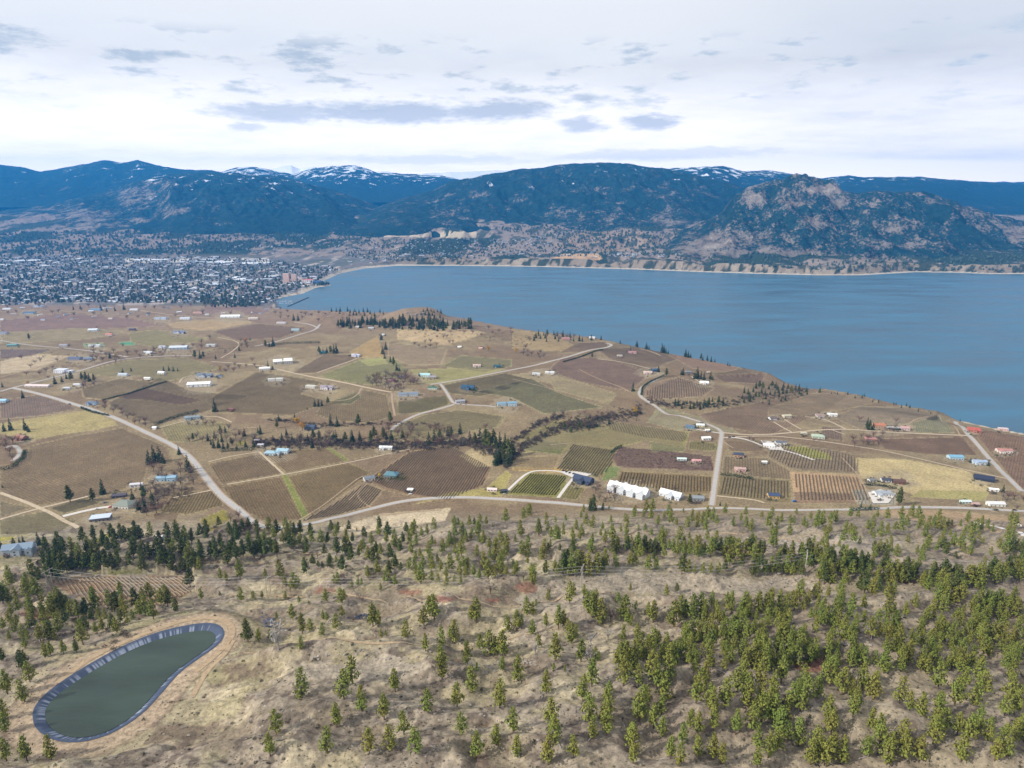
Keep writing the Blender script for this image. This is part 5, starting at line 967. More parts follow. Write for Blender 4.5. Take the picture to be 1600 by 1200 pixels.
dense = scat([(1200,940),(1280,930),(1400,955),(1500,930),(1640,950),(1640,1050),(960,1050),(980,1020),(1060,1000),(1100,960)], 290, 19, 36, 1, 6, base_l)
dense += scat([(1640,1050),(1640,1200),(960,1200),(930,1120),(980,1050)], 135, 30, 48, 2, 12)
dense += scat([(400,1060),(930,1060),(930,1200),(420,1200)], 34, 32, 46, 3, 26) + scat([(0,1060),(50,1050),(55,1170),(200,1200),(0,1200)], 10, 30, 44, 4, 22)
dense += scat([(470,830),(760,825),(800,860),(790,905),(700,915),(560,900),(480,880)], 50, 16, 28, 5, 8, base_l) + scat([(800,800),(1200,800),(1600,815),(1600,905),(1180,895),(800,890)], 130, 13, 27, 6, 8, base_l)
dense += scat([(900,865),(1100,872),(1240,880),(1330,905),(1450,925),(1640,905),(1640,880),(1500,905),(1350,885),(1240,868),(1000,855)], 95, 22, 36, 7, 6, base_l) + scat([(0,900),(80,910),(110,1000),(60,1040),(0,1030)], 26, 20, 30, 8, 9, base_l)
def clear(u, v):
    x, y = at(u, v)[:2]; d = float(dpoly(np.array([x]), np.array([y]), ROw + [ROw[0]])[0]); return not inpoly(np.array([x]), np.array([y]), ROw)[0] and d > 6
T1x = scat([(60,920),(170,945),(190,985),(150,1010),(70,1000)], 12, 24, 34, 71, 9, T1) + scat([(170,930),(290,935),(300,950),(180,975)], 8, 20, 28, 72, 9, T1)
allp = [(u, v, h, 'pine') for u, v, h in T2 + T3 + T4 + dense] + [(u, v, h * 1.12, 'pine' if (i % 3) else 'dpine') for i, (u, v, h) in enumerate(T1 + T1x)] + [(u, v, h * 1.15, 'dpine' if i % 3 else 'pine') for i, (u, v, h) in enumerate(T1b)]
belt = scat([(70,855),(160,835),(300,835),(400,828),(470,830),(470,868),(400,872),(320,895),(240,895),(110,900),(70,880)], 60, 22, 32, 9, 8, T1b)
allp += [(u, v, h * 1.1, 'dpine' if i % 3 else 'pine') for i, (u, v, h) in enumerate(belt)]
allp = [a for a in allp if clear(a[0], a[1])]
allp = [(u, v, h, ('dpine' if (u < 640 and v < 905 and rng.random() < .5) or (860 < v < 930 and u > 850 and rng.random() < .35) else k)) for u, v, h, k in allp]
rows_ = []
for u, v, h, k in allp:
    x, y, z = at(u, v); hm = h / (ppm(x, y, z) * math.cos(math.atan2(H - z, math.hypot(x, y)))); hm = min(max(hm * .93, 2.5), 19); rows_.append((u, v, h, k, x, y, z, hm))
cand = [i for i, t in enumerate(rows_) if t[1] < 1062 and -5 < t[0] < 1605]; cand.sort(key=lambda i: -rows_[i][2]); indiv = set(cand[:300])
RB = [(832, 'just under the road'), (868, 'on the upper slope'), (905, 'along the power line'), (955, 'on the middle slope'), (1005, 'on the lower slope'), (2000, 'on the nearest slope')]
CB = [(100, 'left of the pond'), (240, 'behind the pond'), (400, 'beside the pond end'), (500, 'right of the pond'), (600, 'left below the gravel patch'), (700, 'below the gravel patch'), (800, 'right of the gravel patch'), (900, 'below the looping driveway'), (1010, 'below the long white house'),
      (1100, 'left of the side road line'), (1190, 'below the straight side road'), (1290, 'below the striped vineyard'), (1400, 'below the roadside fir'), (1500, 'below the yellow field'), (5000, 'at the far right')]
cells = {}
for i in indiv:
    u, v = rows_[i][:2]; rk = next(b for a, b in RB if v < a); ck = next(b for a, b in CB if u < a); dk = rows_[i][3]; cells.setdefault((dk, rk, ck), []).append(i)
for (dk, rk, ck), L_ in cells.items():
    L_.sort(key=lambda i: rows_[i][0]); nm = 'dark pine' if dk == 'dpine' else 'olive pine'
    for j, i in enumerate(L_):
        t = rows_[i]; lab = ('%s%s from the left %s %s' % (ORD[j] if j else 'first ', nm, rk, ck)) if len(L_) > 1 else 'single %s standing %s %s' % (nm, rk, ck)
        tree(t[3], t[4:7], t[7], 'pine_tree', lab, 'pine tree', 'ponderosa pines on the foreground hillside')
o = merged('pine_forest', [(t[3], t[4], t[5], t[6], t[7], t[1] > 1000) for i, t in enumerate(rows_) if i not in indiv], PINE); tag(o, 'scattered smaller pines filling the foreground hillside', 'pine trees', None, 'stuff')
for i, (u, v, h) in enumerate([(435, 1015, 45), (923, 1008, 20), (950, 1000, 20), (920, 1036, 26), (545, 945, 10)]):
    x, y, z = at(u, v); hm = h / (ppm(x, y, z) * .82)
    tree('snag', (x, y, z), hm, 'bare_tree', ['tall grey leafless tree near the dark rock pile', 'left thin leafless tree between the lower pines', 'right thin leafless tree between the lower pines', 'low spreading dead tree on the nearest slope', 'small dead tree beside the red brush'][i], 'dead tree', None, i % 2)

# ------------------------------------------------------------------ bench trees
FIRS = [(46,531,10),(4,605,9),(86,600,14),(97,597,10),(111,595,15),(104,592,10),(36,622,14),(128,594,12),(134,595,14),(140,596,14),(147,596,12),(192,583,9),(205,580,7),(256,580,9),(264,579,9),(271,580,9),(278,580,6),(336,643,22),(7,674,15),(17,672,20),(40,672,20),(45,675,12),(233,725,24),(241,722,28),(250,722,26),(256,724,14),(280,710,16),(294,735,26),(298,738,18),(345,678,13),(334,700,15),(342,700,17),(349,701,13),(382,681,14),(374,679,9),(305,560,13),(313,560,14),(318,559,10),(337,561,8),(367,559,8),(374,548,9),(172,560,12),(126,483,8),(158,485,12),(194,484,11),(180,486,8),(167,487,7),(115,484,7),
 (110,785,27),(145,783,20),(161,772,25),(221,765,14),(225,800,22),(216,797,16),(61,852,22),(70,852,14),(21,852,12),(37,850,15),(31,850,11),(2,862,18),(4,762,6),
 (427,541,17),(415,542,11),(421,542,9),(499,553,12),(505,552,9),(511,551,10),(517,552,12),(522,552,15),(526,552,17),(419,577,14),(426,577,9),(459,501,12),(466,501,12),(525,689,18),(539,689,14),(550,690,20),(562,686,14),(585,684,18),(517,665,20),(527,666,17),(560,665,18),(610,661,18),(604,686,13),(670,696,22),(679,694,25),(700,681,16),(705,681,14),(719,677,18),(750,691,24),(759,698,36),(764,700,24),(770,698,26),(775,726,32),(781,722,54),(786,724,42),(794,714,42),(798,712,30),(789,700,24),(781,700,26),(792,728,22),(799,724,20),(803,712,20),(775,702,18),
 (610,566,11),(615,571,13),(620,579,13),(624,580,9),(596,531,13),(603,546,13),(598,553,13),(601,560,9),(589,586,6),(512,631,11),(480,640,5),(492,635,13),(498,635,13),(503,634,10),(407,678,15),(403,676,9),(441,691,16),(488,700,18),(655,588,7),
 (989,611,15),(1029,581,11),(1041,588,13),(1089,591,24),(1095,592,13),(1085,592,12),(1100,594,14),(1067,586,13),(1064,586,9),(1110,592,13),(1113,594,9),(995,537,11),(1010,541,12),(1014,542,7),(1034,551,17),(1037,551,13),(1040,552,10),(1044,552,7),(1071,553,14),(1075,556,11),(1079,557,8),(1095,560,10),(1098,560,8),(1105,561,10),(1111,563,10),(1117,565,6),(1137,571,6),(1140,572,5),(969,535,6),(925,557,9),(939,531,8),(985,550,9),
 (1355,665,14),(1359,668,12),(1361,672,9),(1404,789,28),(1567,769,13),(1516,723,9),(1544,728,10),(1416,633,6),(1350,619,5),(1400,628,4),(927,797,26),(922,797,18),(941,797,12),(1078,787,15),(1345,793,10),(1360,795,10),(1125,790,8),(1500,645,4)]
FIRS += [(u, v, h) for u, v, h in scat([(528,507),(560,502),(610,507),(635,500),(690,505),(740,508),(738,514),(700,518),(640,516),(575,512),(528,514)], 120, 8, 15, 21, 2.2)]
FIRS += scat([(515,487),(540,485),(600,486),(606,494),(545,494)], 18, 6, 9, 22, 4) + scat([(660,485),(690,487),(688,497),(655,495)], 12, 5, 8, 23, 3)
FIRS += scat([(826,522),(850,520),(925,531),(922,536),(850,534),(830,532)], 22, 6, 11, 24, 3.5) + scat([(1158,612),(1180,603),(1215,604),(1262,612),(1250,618),(1200,625),(1160,630)], 34, 8, 12, 25, 4.5) + scat([(1048,632),(1125,624),(1135,636),(1100,640),(1052,638)], 18, 7, 13, 26, 4)
FIRS += scat([(203,778),(238,775),(245,800),(214,800)], 7, 14, 20, 81, 8) + scat([(480,684),(640,684),(740,682),(745,694),(640,696),(480,694)], 16, 11, 18, 80, 8) + scat([(1195,640),(1260,614),(1290,612),(1200,630)], 6, 7, 10, 79, 5) + scat([(1290,611),(1340,618),(1400,632),(1470,646),(1460,648),(1390,635),(1290,614)], 12, 4, 7, 78, 7) + scat([(285,690),(345,672),(400,690),(398,705),(330,700)], 12, 9, 15, 82, 8) + scat([(830,690),(905,660),(960,655),(965,662),(880,678)], 9, 8, 13, 83, 9) + scat([(420,655),(470,650),(470,690),(425,690)], 6, 9, 14, 84, 9) + scat([(1345,662),(1365,668),(1362,676)], 3, 10, 13, 85, 4)
BARE = scat([(300,650),(400,680),(400,700),(290,690)], 16, 9, 14, 86, 7) + scat([(0,476),(420,478),(420,500),(0,500)], 26, 6, 9, 87, 8) + scat([(700,510),(860,520),(850,535),(700,530)], 14, 6, 9, 88, 7) + scat([(130,545),(330,530),(330,550),(140,556)], 12, 7, 10, 89, 7)
BARE += scat([(600,665),(690,672),(690,697),(600,698)], 22, 9, 15, 50, 5) + scat([(395,685),(520,680),(520,700),(400,700)], 16, 9, 14, 51, 6) + scat([(690,672),(760,670),(760,694),(690,696)], 12, 9, 14, 52, 5) + scat([(1340,655),(1420,662),(1420,676),(1345,676)], 5, 8, 11, 53, 5) + scat([(850,650),(960,645),(960,660),(850,672)], 16, 7, 11, 54, 5) + scat([(30,550),(110,570),(110,590),(40,600)], 10, 7, 10, 55, 6)
BARE += scat([(120,565),(160,555),(190,560),(175,570),(130,572)], 9, 7, 10, 31, 5) + scat([(180,555),(240,548),(260,552),(210,563)], 8, 7, 10, 32, 5) + scat([(340,575),(395,560),(400,575),(350,585)], 8, 7, 9, 33, 6)
BARE += scat([(165,630),(235,665),(225,672),(160,640)], 12, 9, 14, 34, 7) + scat([(225,735),(300,730),(310,765),(230,780)], 16, 14, 20, 35, 9) + scat([(210,790),(270,782),(262,805),(215,806)], 9, 14, 19, 36, 8) + scat([(0,695),(30,690),(20,720),(0,722)], 5, 14, 18, 37, 8)
BARE += scat([(575,590),(640,585),(655,602),(610,612),(575,602)], 40, 8, 13, 38, 3.2) + scat([(360,800),(400,825),(390,840),(350,820)], 7, 14, 20, 39, 8) + scat([(930,755),(965,762),(960,788),(930,785)], 8, 12, 16, 40, 7)
BARE += scat([(1325,685),(1380,680),(1378,700),(1330,700)], 11, 9, 14, 41, 6) + scat([(1565,780),(1600,775),(1600,800),(1570,798)], 6, 12, 18, 42, 8) + scat([(415,480),(520,490),(500,505),(420,498)], 14, 6, 9, 43, 6) + scat([(820,545),(860,555),(850,565),(810,555)], 10, 7, 10, 44, 5)
BARE += scat([(1170,680),(1200,690),(1190,700),(1168,694)], 3, 8, 10, 45, 6) + scat([(870,525),(900,527),(898,533),(870,533)], 6, 7, 10, 46, 5) + scat([(125,600),(150,596),(148,606),(126,608)], 4, 9, 12, 47, 6) + scat([(640,540),(700,520),(715,535),(660,550)], 12, 6, 9, 48, 5) + scat([(360,540),(385,528),(400,540),(380,552)],6,7,10,49,5)
SHORT = [(22,665,'left edge lawn'),(135,594,'white three storey building'),(264,579,'long olive field'),(242,722,'main road bend'),(340,700,'creek head'),(311,560,'long warehouse lane'),(160,485,'far field ridge'),(110,785,'courtyard crossroads'),(30,850,'grey blue house'),(422,542,'dark hedge lane'),(514,552,'middle field copse'),(422,577,'twin roofed warehouse'),(462,501,'purple field corner'),(560,688,'middle creek'),(522,665,'golden creek trees'),(610,662,'creek bend'),
 (675,695,'creek above vineyard'),(710,680,'creek meadow'),(760,695,'creek narrows'),(785,722,'vineyard corner'),(615,572,'wooded knoll'),(600,546,'pine row lane'),(495,635,'grassy mound'),(405,677,'left creek end'),(1035,585,'lake road top'),(1092,592,'white lake house'),(1002,538,'bluff edge'),(1038,551,'lake point'),(1075,555,'lake rim'),(1105,562,'eastern lake rim'),(930,545,'looping lake road'),(1357,667,'orange roof'),
 (1404,789,'roadside bend'),(1567,769,'yellow field corner'),(1530,725,'sky blue roof'),(1400,628,'right lake rim'),(926,797,'white gabled house'),(1078,787,'side road foot'),(1350,793,'striped vineyard foot'),(580,508,'left rocky hill'),(640,508,'middle rocky hill'),(710,512,'right rocky hill'),(560,489,'town side hilltop'),(672,490,'rocky summit'),(870,528,'dark bluff wood'),(1180,615,'left ravine wood'),(1230,614,'right ravine wood'),(1090,633,'ravine slope'),
 (145,562,'slate house'),(215,556,'road curve'),(370,572,'gravel road houses'),(195,650,'roadside verge'),(262,752,'pale blue house'),(235,795,'hip roofed house'),(12,705,'curved drive'),(610,598,'wooded knoll top'),(375,820,'road bend'),(948,770,'long white house'),(1352,690,'hidden reddish house'),(1582,788,'far right road'),(460,492,'town side fields'),(835,556,'lake road orchard'),(1185,690,'concrete drive'),(885,529,'bluff house'),(680,535,'tan hummocks'),(380,540,'golden bushes')]
def place(L_, kind, name, adj, catg, group, hk=1.0):
    cl_ = {}
    for (u, v, h) in L_:
        s = min(SHORT, key=lambda q: (q[0] - u) ** 2 + 3 * (q[1] - v) ** 2)[2]; cl_.setdefault(s, []).append((u, v, h))
    for s, M_ in cl_.items():
        M_.sort(key=lambda q: (round(q[0], 1), q[1]))
        for j, (u, v, h) in enumerate(M_):
            x, y, z = at(u, v)
            for _ in range(30):
                if z > 2.5 and y < 3300: break
                v += .8; x, y, z = at(u, v)
            hm = hk * h / (ppm(x, y, z) * math.cos(math.atan2(H - z, math.hypot(x, y))))
            n = ORD[j] if j else 'first '
            lab = '%s%s from the left by the %s' % (n, adj, s) if len(M_) > 1 else 'lone %s by the %s' % (adj, s)
            tree('dpine' if kind == 'fir' and rng.random() < .3 else kind, (x, y, z), min(max(hm, 4), 30), name, lab, catg, group)
FIRS.sort(key=lambda t: -t[2]); tail = FIRS[292:]; FIRS = FIRS[:292]
mt = []
for u, v, h in tail:
    x, y, z = at(u, v)
    for _ in range(30):
        if z > 2.5 and y < 3300: break
        v += .8; x, y, z = at(u, v)
    mt.append(('fir', x, y, z, h / (ppm(x, y, z) * .93), False))
o = merged('conifer_thicket', mt, FIR); tag(o, 'small far dark conifers on the hilltops and lake rim', 'conifers', None, 'stuff')
place(FIRS, 'fir', 'fir_tree', 'dark conifer', 'conifer', 'dark conifers on the bench and lake rim')
place(BARE, 'bare', 'bare_tree', 'leafless tree', 'bare tree', 'leafless trees around the houses and roads', .95)
for u, v, h, lab in [(464,663,13,'yellow tree at the left of the golden creek pair'),(473,673,15,'golden orange tree right of its yellow twin by the creek'),(992,647,13,'round orange tree in the creek gully'),(182,561,9,'orange yellow tree beside the left road'),(344,580,9,'small yellow tree by the field lane'),(763,549,9,'orange tree on the slope above the olive field'),(806,552,9,'orange tree at the left of the lake road orchard'),(384,536,8,'golden tree beside the upper houses'),(593,746,7,'yellow green tree between the cottage and teal house'),(44,602,7,'orange shrub tree by the left road fork')]:
    x, y, z = at(u, v); tree('gold', (x, y, z), 1.05 * h / (ppm(x, y, z) * .95), 'autumn_tree', lab, 'autumn tree', None)

# ------------------------------------------------------------------ brush, hedges, rocks
def clumps(items, name, m, label, catg, n=46, sz=.12):
    P = []; K_ = [shrub(700 + i, n, sz) for i in range(5)]
    for (x, y, z, w, h) in items:
        V, Q = K_[int(rng.integers(5))]; a = rng.uniform(0, 6.28); R_ = np.array([[math.cos(a), -math.sin(a), 0], [math.sin(a), math.cos(a), 0], [0, 0, 1]])
        P.append(((V @ R_.T) * np.array([w, w, h]) + np.array([x, y, z]), Q))
    V, Q = cat(P); o = mesh(name, V, Q, m); tag(o, label, catg, None, 'stuff'); return o
def along(px, wpx, n, w, h, seed):
    r = random.Random(seed); P = resample(np.array(px, float), .5); out = []
    for _ in range(n):
        p = P[r.randrange(len(P))]; u = p[0] + r.gauss(0, 1.5); v = p[1] + r.gauss(0, wpx); x, y, z = at(u, v); s = r.uniform(.6, 1.3); out.append((x, y, z, w * s, h * s))
    return out
CRK = [(395,692),(420,695),(480,693),(520,694),(560,697),(600,695),(640,697),(690,696),(740,694),(775,712),(792,725),(815,700),(830,692),(855,678),(880,668),(930,663)]
it = along(CRK, 3.8, 1000, 7, 8, 1) + along([(880,665),(920,661),(945,655),(960,650),(985,648),(1000,642)], 5, 380, 6, 5, 2) + along([(1010,625),(1050,632),(1130,632),(1170,622),(1230,615),(1262,611)], 3.5, 320, 6, 5, 3)
it += along([(420,655),(460,660),(520,665),(600,662),(690,664)], 1.5, 200, 5, 4, 4) + along([(800,690),(845,660),(880,650)], 2.5, 160, 6, 5, 5)
clumps(it, 'brush', BRUSHM, 'leafless purple brown brush filling the creek gully', 'brush')
it = along([(100,880),(220,875),(300,880),(420,870)], 8, 150, 5, 3.5, 6) + along([(60,985),(200,985),(160,1000)], 14, 60, 4, 3, 7) + along([(240,770),(300,770)], 8, 70, 5, 4, 8) + along([(430,860),(620,870)], 10, 60, 4, 2.5, 9) + along([(520,895),(620,890)], 8, 40, 4, 2.5, 10) + along([(330,830),(390,830)], 5, 50, 5, 4, 14)
it += along([(600,510),(760,525),(830,530),(800,540)], 5, 170, 7, 3, 11) + along([(1280,612),(1340,617),(1420,634),(1480,648)], 1.2, 90, 4, 2, 12) + along([(470,492),(520,494),(600,492)], 4, 90, 6, 3, 13) + along([(60,555),(300,552),(380,545)], 3, 90, 5, 3.5, 15) + along([(1150,500+370),(1500,890)], 12, 80, 3, 1.5, 16)
clumps(it, 'scrub', mat('scrub_twigs', (.15, .115, .085), .95, .35, .3), 'low grey brown scrub scattered over slopes and yards', 'scrub')
it = []; r_ = random.Random(77)
for _ in range(7500):
    u = r_.uniform(-20, 1620); v = 815 + 385 * r_.random() ** .9
    if not clear(u, v): continue
    x, y, z = at(u, v)
    if y > 760: continue
    s = r_.uniform(.3, 1.0) * (1 + (r_.random() < .12) * 1.4); it.append((x, y, z, s, s * .75))
clumps(it, 'sagebrush', mat('sage_leaves', (.095, .088, .058), .95, .45, .05), 'tiny sagebrush and grass tufts across the dry hillside', 'sagebrush', 16, .25)
it = []; it2 = []; r_ = random.Random(99)
for t in HOUSES:
    for _ in range(9):
        a_ = r_.uniform(0, 6.28); k_ = r_.uniform(.7, 1.5); u = t[0] + math.cos(a_) * t[2] * .62 * k_; v = t[1] - t[2] * .02 + math.sin(a_) * t[2] * .30 * k_; x, y, z = at(u, v)
        s_ = r_.uniform(2.2, 5.5); (it if r_.random() < .5 else it2).append((x, y, z, s_ * 1.3, s_))
clumps(it, 'garden_shrubs', FIR, 'dark garden shrubs around the scattered houses', 'shrubs'); clumps(it2, 'garden_brush', mat('garden_twigs', (.15, .10, .085), .95, .4, .2), 'bare brown garden bushes around the scattered houses', 'shrubs')
it = []
while len(it) < 620:
    u, v = r_.uniform(956, 1117), r_.uniform(697, 738)
    if not inpoly(np.array([u]), np.array([v]), [(970,699),(1020,703),(1111,713),(1115,735),(965,729),(958,716)])[0]: continue
    x, y, z = at(u, v); s_ = r_.uniform(1.6, 2.8); it.append((x, y, z, s_, s_))
clumps(it, 'orchard', mat('orchard_twigs', (.15, .105, .095), .95, .4, .2), 'purplish brown leafless orchard above the long white house', 'orchard')
def hedge(px, w, h, label, m=None):
    W_ = resample(np.array([at(u, v)[:2] for u, v in px]), 1.2); r = np.random.default_rng(int(px[0][0])); n = len(W_) * 14
    i = r.integers(0, len(W_), n); c = np.stack([W_[i, 0] + r.normal(size=n) * w * .35, W_[i, 1] + r.normal(size=n) * w * .35, hz(W_[i, 0], W_[i, 1]) + r.uniform(0, h, n)], 1)
    V, Q = quads(c, np.full(n, .55), np.full(n, .4), r); o = mesh('hedge', V, Q, m or FIR); tag(o, label, 'hedge')
hedge([(1127,742),(1150,745),(1176,749)], 3, 4, 'straight dark hedge below the pink walled house'); hedge([(1352,758),(1380,760),(1400,764)], 3, 3.5, 'dark hedge below the white cottages left of yellow field'); hedge([(127,638),(140,643),(155,647),(170,650)], 4, 4, 'dark hedge along the main road near left field')
hedge([(243,665),(262,656),(290,648),(310,643)], 4, 5, 'dark hedge curving behind the grey house'); hedge([(415,541),(450,537),(500,536)], 6, 6, 'long dark hedge above the middle warehouse fields'); hedge([(345,706),(372,704),(400,703)], 6, 5, 'dark hedge at the head of the creek')
hedge([(160,626),(200,616),(230,606),(260,597)], 3, 3, 'thin dark hedge between two left fields'); hedge([(2,735),(20,730),(36,718),(40,706)], 5, 5, 'dark hedge around the curved drive at left edge'); hedge([(1330,798),(1355,797),(1372,796)], 4, 4, 'dark hedge at the foot of the striped vineyard')
hedge([(880,566),(910,557),(942,547)], 3, 3, 'dark hedge along the curving lake road'); hedge([(1002,618),(1004,606),(1018,596),(1038,587)], 3, 3.5, 'dark hedge inside the lake road curve'); hedge([(728,783-175),(745,612)], 4, 4, 'short dark hedge by the dark blue house'); hedge([(612,748),(625,750),(634,748)], 7, 4, 'round dark shrubs beside the teal hip roofed house', PINE_D)
hedge([(955,708),(962,702),(972,698)], 3, 4, 'short dark hedge at the orchard corner'); hedge([(1376,667),(1392,671),(1404,672)], 3, 3, 'dark hedge below the orange roofed house')
ROCK = mat('grey_rock', (.30, .26, .22), .95, .4, .8, bump=.6); ROCKD = mat('dark_rock', (.10, .10, .12), .95, .5, .6, bump=.6)
def boulder(seed, sx, sy, sz):
    r = np.random.default_rng(seed); n = 10; m_ = 7; V = []
    for i in range(m_):
        ph = math.pi * i / (m_ - 1)
        for j in range(n):
            w = 2 * math.pi * j / n; k = 1 + r.normal() * .16; V.append((math.sin(ph) * math.cos(w) * sx * k, math.sin(ph) * math.sin(w) * sy * k, math.cos(ph) * sz * k * .9))
    Q = [[i * n + j, (i + 1) * n + j, (i + 1) * n + (j + 1) % n, i * n + (j + 1) % n] for i in range(m_ - 1) for j in range(n)]
    return np.array(V), np.array(Q)
def rock_field(items, m, name, label, kind='stuff'):
    P = []
    for i, (u, v, s) in enumerate(items):
        x, y, z = at(u, v); V, Q = boulder(900 + i, s, s * rng.uniform(.6, 1), s * rng.uniform(.35, .7)); P.append((V + np.array([x, y, z]), Q))
    V, Q = cat(P); o = mesh(name, V, Q, m); tag(o, label, 'rocks', None, kind)
r_ = random.Random(5)
def rk(u, v, su, sv, n, a, b): return [(r_.gauss(u, su), r_.gauss(v, sv), r_.uniform(a, b)) for _ in range(n)]
rock_field(rk(417, 970, 6, 4, 40, .6, 1.8), ROCKD, 'rock_pile', 'dark grey rock pile right of the pond'); rock_field(rk(565, 963, 6, 2, 22, .6, 1.5), ROCKD, 'rock_pile', 'small dark rock outcrop on the middle slope')
rock_field(rk(1150, 850, 25, 6, 70, .7, 2.2) + rk(1240, 850, 18, 6, 40, .7, 1.8) + rk(1000, 905, 60, 4, 60, .4, 1.2) + rk(1230, 905, 25, 4, 40, .4, 1.4) + rk(1380, 880, 15, 5, 25, .4, 1.4) + rk(560, 1025, 50, 8, 60, .3, 1.1) + rk(450, 975, 15, 8, 40, .3, 1.1) + rk(1060, 985, 25, 5, 40, .4, 1.2) + rk(770, 1040, 12, 6, 30, .4, 1.2) + rk(825, 1035, 10, 4, 25, .3, 1) + rk(920, 1040, 10, 3, 15, .4, 1) + rk(580, 985, 60, 10, 60, .2, .7) + rk(1300, 1005, 30, 5, 30, .4, 1.2) + rk(650, 490, 10, 2, 25, 2, 5) + rk(635, 1140, 300, 30, 160, .2, .8), ROCK, 'rocks', 'pale grey rocks scattered over the ridges')

P = []; r_ = random.Random(31)
for _ in range(90):
    u = r_.uniform(20, 1600); v = r_.uniform(840, 1190)
    if not clear(u, v): continue
    x, y, z = at(u, v); a = r_.uniform(0, 3.14); l = r_.uniform(2, 6); x2, y2 = x + math.cos(a) * l, y + math.sin(a) * l
    P.append(tube([(x, y, z + .2), ((x + x2) / 2, (y + y2) / 2, float(hz((x + x2) / 2, (y + y2) / 2)) + .3), (x2, y2, float(hz(x2, y2)) + .2)], [.26, .2, .1], 5))
V, Q = cat(P); o = mesh('fallen_logs', V, Q, SNAG); tag(o, 'grey fallen logs and sticks lying on the dry hillside', 'logs', None, 'stuff')
L_ = sorted(scat([(440,870),(800,880),(1000,960),(1500,960),(1500,1050),(420,1050)], 16, 14, 26, 61, 30))
for j, (u, v, h) in enumerate(L_):
    x, y, z = at(u, v); tree('bare' if j % 2 else 'snag', (x, y, z), h * .9 / (ppm(x, y, z) * .85), 'bare_tree', '%ssmall grey leafless tree from the left among the foreground pines' % (ORD[j] if j else 'first '), 'dead tree', 'small leafless trees among the foreground pines')
for px in ([(365,930),(480,925),(600,940),(760,950),(880,930)],[(300,880),(420,868),(560,858),(640,850),(780,838)],[(380,1020),(500,1000),(640,1010),(760,1000),(900,985)],[(820,850),(960,838),(1100,832),(1300,845),(1500,850)],[(0,890),(60,875),(110,862),(200,872)]):
    ribbon('path', px, 1.6, DIRT, .12)
# ------------------------------------------------------------------ power line
WIRE = mat('aluminium_wire', (.45, .45, .44), .5, .05, 1, .5, .3); POLE = mat('pole_wood', (.36, .32, .28), .9, .2, 2)
PY = [(78, 915, 'wooden power pole at the left edge of the pine belt'), (420, 928, 'wooden power pole above the dark pine clump right of the pond'), (909, 915, 'wooden power pole on the ridge crest below the looping driveway'), (1258, 892, 'pale power pole standing among the ravine pines')]
arms = []
for u, v, lab in PY:
    x, y, z = at(u, v); e = empty('power_pole', (x, y, z)); h = 17
    for dx in (-2.2, 2.2):
        V, Q = tube([(dx, 0, -1), (dx, 0, h)], [.26, .18], 7); mesh('pole', V, Q, POLE, e)
    V, Q = boxvq(-5.2, 5.2, -.16, .16, h - 2.6, h - 2.2); mesh('crossarm', V, Q, POLE, e)
    V, Q = cat([tube([(-2.2, 0, h * .45), (2.2, 0, h * .72)], .1, 5), tube([(2.2, 0, h * .45), (-2.2, 0, h * .72)], .1, 5)]); mesh('brace', V, Q, POLE, e)
    for dx in (-4.8, 0, 4.8):
        V, Q = tube([(dx, 0, h - 2.6), (dx, 0, h - 3.6)], .14, 6); mesh('insulator', V, Q, cmat((120, 130, 130)), e)
    e.rotation_euler.z = R(70); a = R(70); arms.append([(x + dx * math.cos(a), y + dx * math.sin(a), z + h - 3.6) for dx in (-4.8, 0, 4.8)]); tag(e, lab, 'power pole', 'power poles crossing the hillside')
x, y, z = at(1700, 900); arms.append([(x, y - 4, z + 14), (x, y, z + 14), (x, y + 4, z + 14)])
for k in range(3):
    P = []
    for a, b in zip(arms[:-1], arms[1:]):
        for t in np.linspace(0, 1, 24, endpoint=False):
            p = np.array(a[k]) * (1 - t) + np.array(b[k]) * t; p[2] -= 5.5 * 4 * t * (1 - t); P.append(p)
    P.append(np.array(arms[-1][k])); V, Q = tube(P, .065, 4); o = mesh('power_line', V, Q, WIRE); tag(o, ['upper', 'middle', 'lower'][k] + ' of the three pale wires strung across the foreground slope' if k != 1 else 'middle of the three pale wires strung across the foreground slope', 'power line', 'three power line wires')

# ------------------------------------------------------------------ lakeside town
TW = [(0,404),(120,398),(200,402),(330,401),(430,408),(520,418),(530,424),(505,433),(490,445),(440,462),(420,474),(385,478),(300,474),(200,474),(120,472),(0,478)]
r_ = random.Random(11)
def townpts(P, n, w=None):
    xs = [p[0] for p in P]; ys = [p[1] for p in P]; out = []
    U = np.array([r_.uniform(min(xs), max(xs)) for _ in range(n * 3)]); Vv = np.array([r_.uniform(min(ys), max(ys)) for _ in range(n * 3)]); m = inpoly(U, Vv, P)
    return [(a, b) for a, b in zip(U[m], Vv[m])][:n]
def simple_house(x, y, z, w, d, h, a, flat=False):
    c, s = math.cos(a), math.sin(a); R_ = np.array([[c, -s, 0], [s, c, 0], [0, 0, 1]]); wl_ = boxvq(-w / 2, w / 2, -d / 2, d / 2, -2, h)
    if flat: rf = boxvq(-w / 2 - .2, w / 2 + .2, -d / 2 - .2, d / 2 + .2, h + .01, h + .5); G = []
    else:
        rf, G = gable(-w / 2, w / 2, -d / 2, d / 2, h, .45, 'x')
    if G: wl_ = cat([wl_, (np.array(G).reshape(-1, 3), np.arange(8).reshape(2, 4))])
    return (wl_[0] @ R_.T, wl_[1]), (rf[0] @ R_.T, rf[1])
